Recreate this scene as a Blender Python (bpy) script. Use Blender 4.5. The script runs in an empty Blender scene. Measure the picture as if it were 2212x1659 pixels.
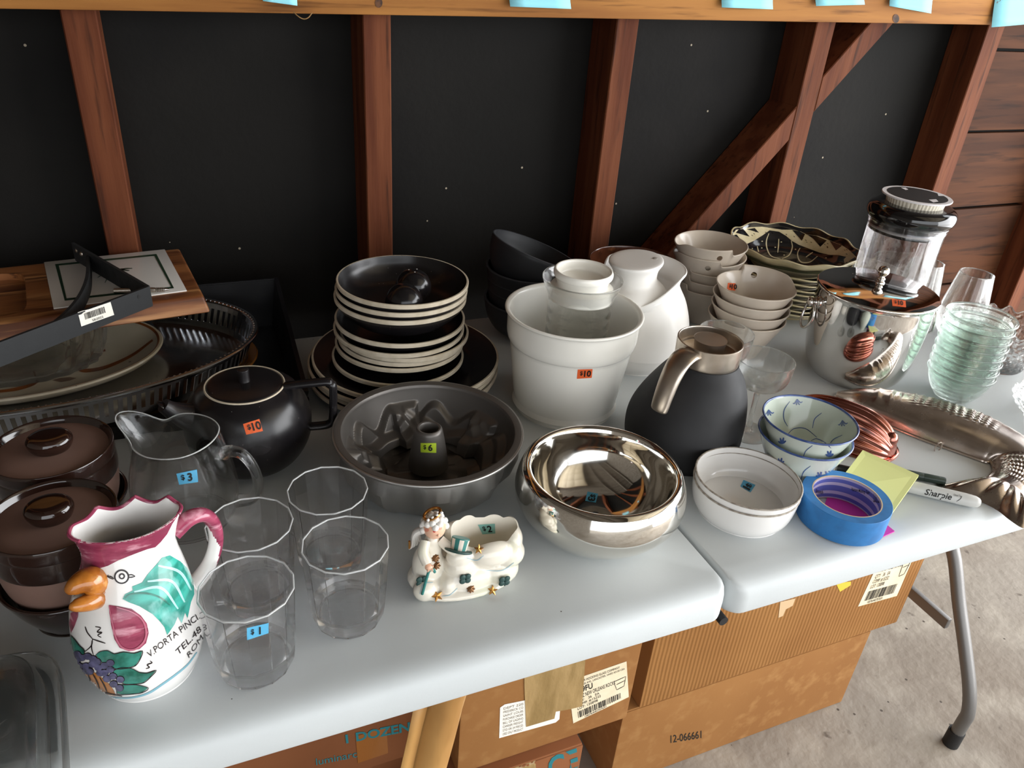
import bpy, bmesh, math, random
import numpy as np
from mathutils import Vector, Matrix
from mathutils.bvhtree import BVHTree
from mathutils.geometry import delaunay_2d_cdt
random.seed(7)
sc = bpy.context.scene
col = sc.collection
PI = math.pi
T = 0.74                      # table height; all tabletop things are built relative to it

# ------------------------------------------------------------------ camera
RM = np.array([[0.92177948, -0.13559632, 0.36323028],
               [-0.38163501, -0.48257666, 0.78833654],
               [0.06839092, -0.86529383, -0.49657756]])   # world axes from (right, down, forward)
FPX, CX, CY = 1670.0, 1106.0, 829.5
CAM = np.array([-0.5165, -0.477, T + 0.615])
cd = bpy.data.cameras.new('camera'); cam = bpy.data.objects.new('camera', cd); col.objects.link(cam)
cd.sensor_width = 36.0; cd.lens = FPX / 2212 * 36; cd.clip_start = 0.02; cd.clip_end = 100
cam.matrix_world = Matrix([[RM[0, 0], -RM[0, 1], -RM[0, 2], CAM[0]],
                           [RM[1, 0], -RM[1, 1], -RM[1, 2], CAM[1]],
                           [RM[2, 0], -RM[2, 1], -RM[2, 2], CAM[2]], [0, 0, 0, 1]])
sc.camera = cam

# ------------------------------------------------------------------ sky, daylight, exposure
w = bpy.data.worlds.new('overcast_sky'); sc.world = w; w.use_nodes = True
bg = w.node_tree.nodes['Background']
bg.inputs[0].default_value = (0.93, 0.965, 1.0, 1); bg.inputs[1].default_value = 3.0
def area(name, loc, target, sx, sy, power, color):
    l = bpy.data.lights.new(name, 'AREA'); l.shape = 'RECTANGLE'; l.size = sx; l.size_y = sy; l.energy = power; l.color = color
    o = bpy.data.objects.new(name, l); col.objects.link(o); o.location = loc
    o.rotation_euler = (Vector(target) - Vector(loc)).to_track_quat('-Z', 'Y').to_euler()
    return o
area('doorway_daylight', (2.42, -0.95, 1.10), (0.0, -0.45, 0.95), 3.3, 2.0, 130, (0.985, 0.99, 1.0))
sc.view_settings.view_transform = 'Standard'; sc.view_settings.look = 'None'
sc.view_settings.gamma = 1; sc.view_settings.use_curve_mapping = False
sc.view_settings.exposure = 0.0
sc.cycles.max_bounces = 14; sc.cycles.transmission_bounces = 12; sc.cycles.transparent_max_bounces = 12
sc.cycles.glossy_bounces = 6; sc.cycles.diffuse_bounces = 4

# ------------------------------------------------------------------ measuring: pixel of the photograph -> point in the place
def ray(px, py):
    d = RM @ np.array([px - CX, py - CY, FPX]); return d / np.linalg.norm(d)
def un(px, py, z=0.0):                    # on the level z above the table top
    d = ray(px, py); t = (T + z - CAM[2]) / d[2]; return Vector(CAM + d * t)
def unY(px, py, Y):
    d = ray(px, py); t = (Y - CAM[1]) / d[1]; return Vector(CAM + d * t)
def unX(px, py, X):
    d = ray(px, py); t = (X - CAM[0]) / d[0]; return Vector(CAM + d * t)

# ------------------------------------------------------------------ materials
MATS = {}
def srgb(h):
    if isinstance(h, str):
        h = h.lstrip('#'); c = [int(h[i:i + 2], 16) / 255 for i in (0, 2, 4)]
        return tuple(x / 12.92 if x <= 0.04045 else ((x + 0.055) / 1.055) ** 2.4 for x in c)
    return tuple(h)
def mat(name, c, rough=0.5, metal=0.0, trans=0.0, ior=1.45, coat=0.0, spec=0.5, n=None, bump=None, rn=None, wave=None, specks=None, aniso=0.0, thin=0.0):
    """n=(colour2, (sx,sy,sz), detail, lo, hi); bump=((sx,sy,sz), strength, dist); rn=(scale, rough2); wave=(axis, scale, strength, dist); specks=(colour, scale, threshold)"""
    if name in MATS: return MATS[name]
    m = bpy.data.materials.new(name); m.use_nodes = True; MATS[name] = m
    nt = m.node_tree; N = nt.nodes; L = nt.links; b = N['Principled BSDF']
    b.inputs['Base Color'].default_value = (*srgb(c), 1); b.inputs['Roughness'].default_value = rough
    b.inputs['Metallic'].default_value = metal; b.inputs['IOR'].default_value = ior
    b.inputs['Transmission Weight'].default_value = trans; b.inputs['Coat Weight'].default_value = coat
    b.inputs['Coat Roughness'].default_value = 0.05; b.inputs['Specular IOR Level'].default_value = spec
    b.inputs['Anisotropic'].default_value = aniso
    tc = N.new('ShaderNodeTexCoord')
    def noise(scale, detail=4.0):
        mp = N.new('ShaderNodeMapping'); L.new(tc.outputs['Object'], mp.inputs[0])
        mp.inputs['Scale'].default_value = scale if isinstance(scale, (tuple, list)) else (scale,) * 3
        t = N.new('ShaderNodeTexNoise'); t.inputs['Scale'].default_value = 1.0; t.inputs['Detail'].default_value = detail
        L.new(mp.outputs[0], t.inputs['Vector']); return t.outputs['Fac']
    colour = None
    if n:
        layers = n if isinstance(n, list) else [n]
        for c2, s, det, lo, hi in layers:
            r = N.new('ShaderNodeMapRange'); r.inputs[1].default_value = lo; r.inputs[2].default_value = hi
            L.new(noise(s, det), r.inputs[0])
            mx = N.new('ShaderNodeMix'); mx.data_type = 'RGBA'; L.new(r.outputs[0], mx.inputs[0])
            if colour is None: mx.inputs[6].default_value = (*srgb(c), 1)
            else: L.new(colour, mx.inputs[6])
            mx.inputs[7].default_value = (*srgb(c2), 1); colour = mx.outputs[2]
    if specks:
        c2, s, th = specks
        mp = N.new('ShaderNodeMapping'); L.new(tc.outputs['Object'], mp.inputs[0]); mp.inputs['Scale'].default_value = (s, s, s)
        v = N.new('ShaderNodeTexVoronoi'); v.inputs['Scale'].default_value = 1.0; L.new(mp.outputs[0], v.inputs['Vector'])
        lt = N.new('ShaderNodeMath'); lt.operation = 'LESS_THAN'; lt.inputs[1].default_value = th; L.new(v.outputs['Distance'], lt.inputs[0])
        g = N.new('ShaderNodeMath'); g.operation = 'GREATER_THAN'; g.inputs[1].default_value = 0.72
        sp = N.new('ShaderNodeSeparateColor'); L.new(v.outputs['Color'], sp.inputs[0]); L.new(sp.outputs[0], g.inputs[0])
        mu = N.new('ShaderNodeMath'); mu.operation = 'MULTIPLY'; L.new(lt.outputs[0], mu.inputs[0]); L.new(g.outputs[0], mu.inputs[1])
        mx = N.new('ShaderNodeMix'); mx.data_type = 'RGBA'; L.new(mu.outputs[0], mx.inputs[0])
        if colour is None: mx.inputs[6].default_value = (*srgb(c), 1)
        else: L.new(colour, mx.inputs[6])
        mx.inputs[7].default_value = (*srgb(c2), 1); colour = mx.outputs[2]
    if colour is not None: L.new(colour, b.inputs['Base Color'])
    if rn:
        r = N.new('ShaderNodeMapRange'); r.inputs[1].default_value = 0.35; r.inputs[2].default_value = 0.65
        r.inputs[3].default_value = rough; r.inputs[4].default_value = rn[1]; L.new(noise(rn[0]), r.inputs[0]); L.new(r.outputs[0], b.inputs['Roughness'])
    last = None
    if bump:
        bs = bump if isinstance(bump, list) else [bump]
        for s, st, di in bs:
            bn = N.new('ShaderNodeBump'); bn.inputs['Strength'].default_value = st; bn.inputs['Distance'].default_value = di
            L.new(noise(s), bn.inputs['Height'])
            if last: L.new(last, bn.inputs['Normal'])
            last = bn.outputs[0]
    if wave:
        ax, s, st, di = wave
        wv = N.new('ShaderNodeTexWave'); wv.bands_direction = ax; wv.inputs['Scale'].default_value = s
        wv.inputs['Distortion'].default_value = 1.2; wv.inputs['Detail'].default_value = 1.5; wv.inputs['Detail Scale'].default_value = 0.4
        L.new(tc.outputs['Object'], wv.inputs['Vector'])
        bn = N.new('ShaderNodeBump'); bn.inputs['Strength'].default_value = st; bn.inputs['Distance'].default_value = di
        L.new(wv.outputs['Fac'], bn.inputs['Height'])
        if last: L.new(last, bn.inputs['Normal'])
        last = bn.outputs[0]
    if last: L.new(last, b.inputs['Normal'])
    if thin:                                  # thin walls: part of the light goes straight through
        tr = N.new('ShaderNodeBsdfTransparent'); tr.inputs[0].default_value = (*[1 - (1 - v) * .6 for v in srgb(c)], 1)
        ms = N.new('ShaderNodeMixShader'); ms.inputs[0].default_value = thin
        L.new(b.outputs[0], ms.inputs[1]); L.new(tr.outputs[0], ms.inputs[2]); L.new(ms.outputs[0], N['Material Output'].inputs['Surface'])
    return m

glass = mat('clear_glass', (0.985, 0.995, 0.99), 0.0, trans=1.0, ior=1.48, thin=.3)
tumbler_glass = mat('pressed_tumbler_glass', (0.99, 0.99, 0.995), 0.0, trans=1.0, ior=1.46, thin=.15)
glass_green = mat('green_tinted_glass', (0.93, 0.985, 0.955), 0.0, trans=1.0, ior=1.5, thin=.38)
acrylic = mat('clear_acrylic', (0.96, 0.96, 0.975), 0.02, trans=1.0, ior=1.45, thin=.4)
white_glaze = mat('white_glaze', '#efeeec', 0.12, coat=0.4)
cream_glaze = mat('cream_glaze', '#e6dcc8', 0.18, coat=0.5)
taupe_glaze = mat('taupe_glaze', '#c9bdae', 0.28, coat=0.25, n=('#c2b5a5', (18, 18, 18), 3, .4, .6))
black_glaze = mat('black_satin_glaze', '#171517', 0.27, n=('#201d1e', (25, 25, 25), 3, .4, .65), specks=('#8a8580', 160, .06))
black_gloss = mat('black_gloss', '#0e0d0f', 0.1, coat=0.5)
matte_black = mat('matte_black', '#232325', 0.62, rn=(30, .7))
bisque_edge = mat('bisque_edge', '#cfc3ae', 0.55, n=('#bfb29b', (60, 60, 60), 4, .4, .65))
chrome = mat('polished_steel', '#d9d6d2', 0.035, metal=1.0, rn=(12, .07))
satin_steel = mat('satin_steel', '#c3b8ab', 0.3, metal=1.0, rn=(90, .38))
silver_glass = mat('mercury_silver', '#e4e1da', 0.04, metal=1.0, rn=(14, .12), bump=((9, 9, 9), .06, .01))
tray_silver = mat('tray_silver', '#c4c5c8', 0.13, metal=1.0, rn=(40, .22), bump=((120, 120, 120), .03, .0006))
ink = mat('black_ink', '#15130f', 0.6)
gold = mat('gold_paint', '#c08a4a', 0.25, metal=0.9)
white_paper = mat('white_paper', '#e9e4d8', 0.7)
label_paper = mat('label_paper', '#e3d5b8', 0.65, n=('#d8c8a8', (30, 30, 30), 3, .4, .7))
tag_orange = mat('orange_tag', '#e8632c', 0.6)
tag_blue = mat('blue_tag', '#56aad2', 0.6)
tag_green = mat('lime_tag', '#b5cf2e', 0.6)
tag_teal = mat('teal_tag', '#7fb3a8', 0.6)

# ------------------------------------------------------------------ geometry helpers
def link(o): col.objects.link(o); return o
def make(name, V, F, m, parent=None, smooth=True, sharp=38, mi=None):
    me = bpy.data.meshes.new(name); me.from_pydata([tuple(v) for v in V], [], [tuple(f) for f in F]); me.update()
    for x in (m if isinstance(m, (list, tuple)) else [m]): me.materials.append(x)
    if mi is not None: me.polygons.foreach_set('material_index', mi)
    if smooth:
        me.polygons.foreach_set('use_smooth', [True] * len(me.polygons)); me.set_sharp_from_angle(angle=math.radians(sharp))
    o = link(bpy.data.objects.new(name, me))
    if parent: o.parent = parent
    return o
def bm_obj(name, bm, m, parent=None, smooth=True, sharp=38):
    bmesh.ops.recalc_face_normals(bm, faces=bm.faces)
    me = bpy.data.meshes.new(name); bm.to_mesh(me); bm.free()
    me.materials.append(m)
    if smooth:
        me.polygons.foreach_set('use_smooth', [True] * len(me.polygons)); me.set_sharp_from_angle(angle=math.radians(sharp))
    o = link(bpy.data.objects.new(name, me))
    if parent: o.parent = parent
    return o
def tag(o, label, cat, group=None):
    o['label'] = label; o['category'] = cat
    if group: o['group'] = group
    return o
def struct(o): o['kind'] = 'structure'; return o
def thing(name, label, cat, loc, rot=(0, 0, 0), group=None):
    o = link(bpy.data.objects.new(name, None)); o.empty_display_size = 0.03
    o.location = loc; o.rotation_euler = rot; return tag(o, label, cat, group)
def at(x, y, z=0.0): return (x, y, T + z)
def wm(o):                                       # world matrix without a depsgraph update
    m = o.matrix_basis
    return (wm(o.parent) @ m) if o.parent else m.copy()
def smoothprof(P, k=6):
    """Catmull-Rom through the profile points; a repeated point keeps a sharp corner"""
    P = [Vector(p) for p in P]; out = []
    for i in range(len(P) - 1):
        p1, p2 = P[i], P[i + 1]
        if (p1 - p2).length < 1e-7: continue
        p0 = P[i - 1] if i > 0 and (P[i - 1] - p1).length > 1e-7 else p1 * 2 - p2
        p3 = P[i + 2] if i + 2 < len(P) and (P[i + 2] - p2).length > 1e-7 else p2 * 2 - p1
        for j in range(k):
            t = j / k
            out.append(0.5 * ((2 * p1) + (p2 - p0) * t + (2 * p0 - 5 * p1 + 4 * p2 - p3) * t * t + (3 * p1 - p0 - 3 * p2 + p3) * t ** 3))
    out.append(P[-1]); return out
def lathe_vf(prof, n=64, fn=None, closed=False):
    """prof (r,z) from start to end; fn(theta,r,z,i)->(x,y,z)"""
    V, F, rows = [], [], []
    for i, p in enumerate(prof):
        r, z = p[0], p[1]
        if r < 1e-6 and fn is None:
            rows.append([len(V)]); V.append((0, 0, z)); continue
        row = []
        for j in range(n):
            a = 2 * PI * j / n
            row.append(len(V)); V.append(fn(a, r, z, i) if fn else (r * math.cos(a), r * math.sin(a), z))
        rows.append(row)
    rr = range(len(rows)) if closed else range(len(rows) - 1)
    for i in rr:
        A, B = rows[i], rows[(i + 1) % len(rows)]
        for j in range(n):
            k = (j + 1) % n
            if len(A) == 1 and len(B) == 1: continue
            if len(A) == 1: F.append((A[0], B[k], B[j]))
            elif len(B) == 1: F.append((A[j], A[k], B[0]))
            else: F.append((A[j], A[k], B[k], B[j]))
    return V, F
def lathe(name, prof, m, parent=None, n=64, fn=None, closed=False, k=6, sharp=38, raw=False, off=(0, 0, 0)):
    pr = prof if raw else smoothprof(prof, k)
    V, F = lathe_vf(pr, n, fn, closed)
    if off != (0, 0, 0): V = [(a + off[0], b + off[1], c + off[2]) for a, b, c in V]
    return make(name, V, F, m, parent, sharp=sharp)
def tube_vf(P, rad, n=12, cap=True, flat=1.0, up=None):
    """sweep a circle (or an ellipse, flat<1) along points P"""
    P = [Vector(p) for p in P]; V, F = [], []
    R = rad if isinstance(rad, (list, tuple)) else [rad] * len(P)
    tprev = None; nx = None
    for i, p in enumerate(P):
        t = ((P[i + 1] if i + 1 < len(P) else p) - (P[i - 1] if i > 0 else p)).normalized()
        if nx is None:
            a = Vector(up) if up else (Vector((0, 0, 1)) if abs(t.z) < 0.9 else Vector((1, 0, 0)))
            nx = (a - t * a.dot(t)).normalized()
        else: nx = (nx - t * nx.dot(t)).normalized()
        ny = t.cross(nx)
        for j in range(n):
            an = 2 * PI * j / n; V.append(p + (nx * math.cos(an) * flat + ny * math.sin(an)) * R[i])
    for i in range(len(P) - 1):
        for j in range(n):
            k = (j + 1) % n; F.append((i * n + j, i * n + k, (i + 1) * n + k, (i + 1) * n + j))
    if cap: F.append(tuple(range(n))[::-1]); F.append(tuple((len(P) - 1) * n + j for j in range(n)))
    return V, F
def tube(name, P, rad, m, parent=None, n=12, k=5, flat=1.0, up=None, raw=False):
    if not raw and len(P) > 2:
        if isinstance(rad, (list, tuple)):
            Q = smoothprof([(*p, r) if False else Vector((p[0], p[1], p[2], r)) for p, r in zip(P, rad)], k)
            P = [q.to_3d() for q in Q]; rad = [q[3] for q in Q]
        else: P = smoothprof(P, k)
    V, F = tube_vf(P, rad, n, True, flat, up); return make(name, V, F, m, parent)
def box(name, size, m, parent=None, loc=(0, 0, 0), bev=0.0, rot=None, seg=2):
    bm = bmesh.new(); bmesh.ops.create_cube(bm, size=1.0)
    bmesh.ops.scale(bm, vec=size, verts=bm.verts)
    if bev: bmesh.ops.bevel(bm, geom=list(bm.edges), offset=bev, segments=seg, profile=0.6, affect='EDGES')
    if rot is not None: bmesh.ops.rotate(bm, cent=(0, 0, 0), matrix=rot, verts=bm.verts)
    bmesh.ops.translate(bm, vec=loc, verts=bm.verts)
    return bm_obj(name, bm, m, parent)
def prism(name, pts, z0, z1, m, parent=None, bev=0.0, loc=(0, 0, 0)):
    """extrude a plan outline (x,y) from z0 to z1"""
    bm = bmesh.new(); vs = [bm.verts.new((x, y, z0)) for x, y in pts]; f = bm.faces.new(vs)
    r = bmesh.ops.extrude_face_region(bm, geom=[f])
    bmesh.ops.translate(bm, vec=(0, 0, z1 - z0), verts=[v for v in r['geom'] if isinstance(v, bmesh.types.BMVert)])
    if bev: bmesh.ops.bevel(bm, geom=list(bm.edges), offset=bev, segments=2, profile=.6, affect='EDGES')
    bmesh.ops.translate(bm, vec=loc, verts=bm.verts)
    return bm_obj(name, bm, m, parent)
def ball_bm(bm, c, r, seg=20, rings=12, rot=None):
    r = r if isinstance(r, (tuple, list)) else (r, r, r)
    mt = Matrix.Translation(c) @ (rot.to_4x4() if rot is not None else Matrix()) @ Matrix.Diagonal((*r, 1))
    bmesh.ops.create_uvsphere(bm, u_segments=seg, v_segments=rings, radius=1.0, matrix=mt)
def ball(name, c, r, m, parent=None, seg=24, rings=14, rot=None):
    bm = bmesh.new(); ball_bm(bm, c, r, seg, rings, rot); return bm_obj(name, bm, m, parent)
def applied(o, mods):
    """run modifiers once and keep the result as the object's mesh"""
    for kind, kw in mods:
        md = o.modifiers.new(kind, kind)
        for a, v in kw.items(): setattr(md, a, v)
    dg = bpy.context.evaluated_depsgraph_get(); dg.update()
    me = bpy.data.meshes.new_from_object(o.evaluated_get(dg)); o.modifiers.clear(); o.data = me
    return o
def copy_tree(o, parent=None):
    c = o.copy(); col.objects.link(c); c.parent = parent
    for ch in list(o.children): copy_tree(ch, c)
    return c

# ------------------------------------------------------------------ things that lie on a surface: stickers, print, painted marks
class Skin:
    """casts photograph pixels onto the surface of one built object, so paint and paper follow its form"""
    def __init__(self, *objs):
        V, F = [], []
        for o in objs:
            M = wm(o); b = len(V); V += [M @ v.co for v in o.data.vertices]; F += [tuple(b + i for i in p.vertices) for p in o.data.polygons]
        self.t = BVHTree.FromPolygons(V, F)
    def hit(self, px, py, off, outer=None):
        d = ray(px, py); dv = Vector(d)
        loc, nrm, i, dist = self.t.ray_cast(Vector(CAM), dv)
        if loc is None: return None
        if nrm.dot(dv) > 0: nrm = -nrm
        if outer is not None and nrm.to_2d().dot((loc - outer).to_2d()) < 0: return None
        return loc + nrm * off
    def put(self, name, P2, F, m, parent, off=0.0003, maxlen=0.03, outer=None):
        Mi = wm(parent).inverted(); W = [self.hit(x, y, off, outer) for x, y in P2]; keep = []
        for f in F:
            p = [W[i] for i in f]
            if any(q is None for q in p): continue
            if max((p[i] - p[i - 1]).length for i in range(len(p))) > maxlen: continue
            keep.append(f)
        used = sorted({i for f in keep for i in f}); ix = {u: k for k, u in enumerate(used)}
        if not keep: print('empty decal', name); return None
        return make(name, [Mi @ W[u] for u in used], [tuple(ix[i] for i in f) for f in keep], m, parent, sharp=80)
    def poly(self, name, pts, m, parent, off=0.0003, step=5.0, **kw):
        B = []
        for i, p in enumerate(pts):
            q = pts[(i + 1) % len(pts)]; d = math.hypot(q[0] - p[0], q[1] - p[1]); k = max(1, int(d / step))
            B += [(p[0] + (q[0] - p[0]) * j / k, p[1] + (q[1] - p[1]) * j / k) for j in range(k)]
        n = len(B); xs = [p[0] for p in B]; ys = [p[1] for p in B]; G = []
        x = min(xs) + step * .7
        while x < max(xs):
            y = min(ys) + step * .7
            while y < max(ys):
                G.append((x + .01 * (y % 3), y)); y += step
            x += step
        r = delaunay_2d_cdt([Vector(p) for p in B + G], [], [list(range(n))], 1, 1e-4)
        return self.put(name, [tuple(v) for v in r[0]], [tuple(f) for f in r[2]], m, parent, off, **kw)
    def line(self, name, pts, wd, m, parent, off=0.0004, k=6, closed=False, **kw):
        Q = [tuple(p) for p in (smoothprof([Vector(p) for p in pts], k) if len(pts) > 2 else [Vector(pts[0]).lerp(Vector(pts[1]), j / 8) for j in range(9)])]
        L_, R_ = [], []
        for i, p in enumerate(Q):
            a = Q[max(0, i - 1)]; b = Q[min(len(Q) - 1, i + 1)]; d = math.hypot(b[0] - a[0], b[1] - a[1]) or 1
            t = i / (len(Q) - 1); ww = wd * (0.55 + 0.45 * math.sin(PI * min(1, max(0, t)))) / 2
            nx, ny = -(b[1] - a[1]) / d * ww, (b[0] - a[0]) / d * ww
            L_.append((p[0] + nx, p[1] + ny)); R_.append((p[0] - nx, p[1] - ny))
        n = len(Q); F = [(i, i + 1, n + i + 1, n + i) for i in range(n - 1)]
        return self.put(name, L_ + R_, F, m, parent, off, **kw)
    def quad(self, name, q, m, parent, off=0.0003, nx=8, ny=5):
        P = [bil(q, i / nx, j / ny) for j in range(ny + 1) for i in range(nx + 1)]
        F = [(j * (nx + 1) + i, j * (nx + 1) + i + 1, (j + 1) * (nx + 1) + i + 1, (j + 1) * (nx + 1) + i) for j in range(ny) for i in range(nx)]
        return self.put(name, P, F, m, parent, off)
    def text(self, name, s, q, u, v, h, m, parent, off=0.0006, bold=0.0, wmax=None, slant=0.0, width=None):
        """write s with its lower left at (u,v) of the pixel quad q; h and widths in units of the quad (v down)"""
        X, F = text_vf(s, bold); x1 = max(p[0] for p in X)
        asp = q_aspect(q); sx = (h / asp) if width is None else width / x1
        P = [bil(q, u + (x + y * slant) * sx, v - y * h) for x, y in X]
        return self.put(name, P, F, m, parent, off)
    def tagprice(self, parent, q, m, s, rot=0, small=True):
        """a price sticker: the paper and its printed price"""
        st = self.quad('price_sticker', q, m, parent, 0.0004, 20, 8)
        if st is None: return
        if rot: q = q[rot:] + q[:rot]
        self.text('price_print', '$', q, .17, .60, .44, ink, st2(st, parent), 0.0010, .03)
        self.text('price_print', s[1:], q, .36 if len(s) > 2 else .48, .78, .66, ink, st2(st, parent), 0.0010, .04)
def st2(st, parent): return st
def bil(q, u, v):
    (a, b), (c, d), (e, f), (g, h) = q
    return ((a * (1 - u) + c * u) * (1 - v) + (g * (1 - u) + e * u) * v, (b * (1 - u) + d * u) * (1 - v) + (h * (1 - u) + f * u) * v)
def q_aspect(q):
    w_ = math.dist(q[0], q[1]) + math.dist(q[3], q[2]); h_ = math.dist(q[0], q[3]) + math.dist(q[1], q[2]); return w_ / h_
TXT = {}
def text_vf(s, bold=0.0):
    if (s, bold) not in TXT:
        cu = bpy.data.curves.new('t', 'FONT'); cu.body = s; cu.offset = bold; cu.resolution_u = 3; cu.size = 1.37
        o = link(bpy.data.objects.new('t', cu)); dg = bpy.context.evaluated_depsgraph_get(); dg.update()
        me = bpy.data.meshes.new_from_object(o.evaluated_get(dg))
        TXT[(s, bold)] = ([(v.co.x, v.co.y) for v in me.vertices], [tuple(p.vertices) for p in me.polygons])
        bpy.data.objects.remove(o); bpy.data.curves.remove(cu); bpy.data.meshes.remove(me)
    return TXT[(s, bold)]
# ================================================================== the garage
concrete = mat('garage_concrete', '#8d857a', 0.75, n=[('#75695c', (1.6, 1.6, 1.6), 6, .42, .68), ('#a39b8e', (7, 7, 7), 5, .5, .75), ('#5b5147', (26, 26, 26), 3, .66, .74)],
               bump=[((40, 40, 40), .25, .01), ((9, 9, 9), .15, .02)], specks=('#4a4138', 34, .1))
felt = mat('tar_felt', '#12110f', 0.72, spec=.16, n=[('#1c1a18', (1.4, 1.4, 1.4), 5, .38, .68), ('#0b0a0a', (3, 3, 3), 5, .5, .75)], bump=((60, 60, 60), .15, .004), specks=('#a59a86', 26, .055))
def timber(name, c1, c2, c3, scale, rough=0.6):
    s2 = tuple(v * 3.1 for v in scale)
    return mat(name, c1, .75, spec=.25, n=[(c2, scale, 6, .4, .62), (c3, s2, 4, .55, .72)], bump=[(s2, .22, .004)])
stud_wood = timber('stud_fir', '#693a21', '#522712', '#371a0b', (28, 28, 2.2))
dark_wood = timber('stud_fir_dark', '#5c3620', '#4b2a17', '#2f1a0d', (28, 28, 2.2))
beam_wood = timber('beam_pine', '#9c6a34', '#815226', '#5f3a17', (1.8, 30, 30))
plank_wood = timber('plank_redwood', '#52301a', '#3d2110', '#281508', (2.0, 24, 24))
roof_wood = timber('roof_boards', '#7a736a', '#696158', '#504840', (2.0, 16, 16))

fl = struct(box('floor', (14, 12, .1), concrete, loc=(2.0, -2.4, -0.05)))
YS, YF = 0.83, 0.92                       # front of the studs, face of the felt
wb = struct(box('wall_back', (4.75, .03, 2.7), felt, loc=(0.15, YF + .015, 1.35)))
def bar4(name, front, depth, m, parent):
    """front: four (x,z) corners on the plane y=YS, pushed back by depth"""
    V = [(x, YS, z) for x, z in front] + [(x, YS + depth, z) for x, z in front]
    F = [(3, 2, 1, 0), (4, 5, 6, 7), (0, 1, 5, 4), (1, 2, 6, 5), (2, 3, 7, 6), (3, 0, 4, 7)]
    bm = bmesh.new(); vs = [bm.verts.new(v) for v in V]; [bm.faces.new([vs[i] for i in f]) for f in F]
    bmesh.ops.recalc_face_normals(bm, faces=bm.faces)
    bmesh.ops.bevel(bm, geom=list(bm.edges), offset=.0018, segments=1, affect='EDGES')
    # wander the long edges a little: rough-sawn timber
    return bm_obj(name, bm, m, parent, smooth=False)
SX = [(-0.633, .0445), (-0.218, .045), (0.233, .045), (0.681, .048), (1.158, .052), (1.62, .05)]
for x, wd in SX: bar4('stud', [(x, 0), (x + wd, 0), (x + wd, 2.6), (x, 2.6)], .09, stud_wood, wb)
bar4('stud', [(-1.09, 0), (-1.045, 0), (-1.045, 2.6), (-1.09, 2.6)], .09, stud_wood, wb)
# let-in diagonal brace, cut around the fourth stud
def pz(px, py): p = unY(px, py, YS); return (p.x, p.z)
def ext(a, b, x): return (x, a[1] + (b[1] - a[1]) * (x - a[0]) / (b[0] - a[0]))
ul = (pz(1878, 52), pz(1493, 490)); lr = (pz(1926, 55), pz(1536, 492))
x4, w4 = SX[3]; x3 = SX[2][0] + SX[2][1]; x5 = SX[4][0]
bar4('brace', [ext(*ul, x4 + w4), ext(*ul, x5), ext(*lr, x5), ext(*lr, x4 + w4)], .088, stud_wood, wb)
bar4('brace', [ext(*ul, x3), ext(*ul, x4), ext(*lr, x4), ext(*lr, x3)], .088, stud_wood, wb)
# bare siding boards in the last bays
zl = [T - .75] + [unY(2071, 445 + 159 * k, YF).z for k in (4, 3, 2, 1, 0)] + [unY(2086, 282, YF).z, unY(2151, 106, YF).z, unY(2180, -75, YF).z, unY(2180, -260, YF).z]
zl = sorted(set(round(v, 3) for v in zl if v > -.2)); zl = [0.0] + [v for v in zl if v > .1]
for a, b in zip(zl[:-1], zl[1:]):
    box('siding_board', (1.34, .016, b - a - .007), plank_wood, wb, loc=(1.16 + .67, YF - .008 - random.uniform(0, .002), (a + b) / 2), bev=.0015)
# ledger beam across the studs, a little out of level, with the paper notes on it
za = unY(400, 26, YS - .045).z; zb = unY(1700, 47, YS - .045).z; xa = unY(400, 26, YS - .045).x; xb = unY(1700, 47, YS - .045).x
ang = math.atan2(zb - za, xb - xa); xe = unY(2188, 60, YS - .045).x
bx0 = -2.4; ln = (xe - bx0) / math.cos(ang); bc = ((bx0 + xe) / 2, YS - .0225, za + ((bx0 + xe) / 2 - xa) * math.tan(ang) + .07)
beam = box('ledger_beam', (ln, .045, .14), beam_wood, wb, loc=(0, 0, 0), bev=.003)
beam.location = bc; beam.rotation_euler = (0, -ang, 0)
for px, py, r in ((818, 6, 9), (1935, 40, 8)):
    Skin(beam).poly('knot', [(px + r * math.cos(a) * .9, py + r * 1.2 * math.sin(a)) for a in np.linspace(0, 2 * PI, 14)[:-1]], mat('knot_wood', '#5a3517', .7, n=('#2c190b', (90, 90, 90), 3, .4, .6)), beam, .0006)
note = mat('cyan_note', '#8fd6e4', 0.7)
notes = [((560, -60), (640, -60), (640, 11), (566, 1), 'cyan paper note pinned to the beam over the black trays'),
         ((1097, -60), (1228, -60), (1228, 18), (1097, 13), 'wide cyan paper note on the beam above the white bucket'),
         ((1562, -60), (1672, -60), (1662, 19), (1552, 15), 'cyan paper note on the beam above the beige bowl stack'),
         ((1760, -60), (1862, -60), (1860, 9), (1755, 12), 'cyan paper note on the beam above the patterned dishes'),
         ((1930, -50), (2022, -40), (2003, 28), (1913, 12), 'tilted cyan paper note on the beam above the canister'),
         ((2160, -60), (2290, -60), (2270, 46), (2133, 58), 'large cyan paper note on the end of the beam above the plank wall')]
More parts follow.
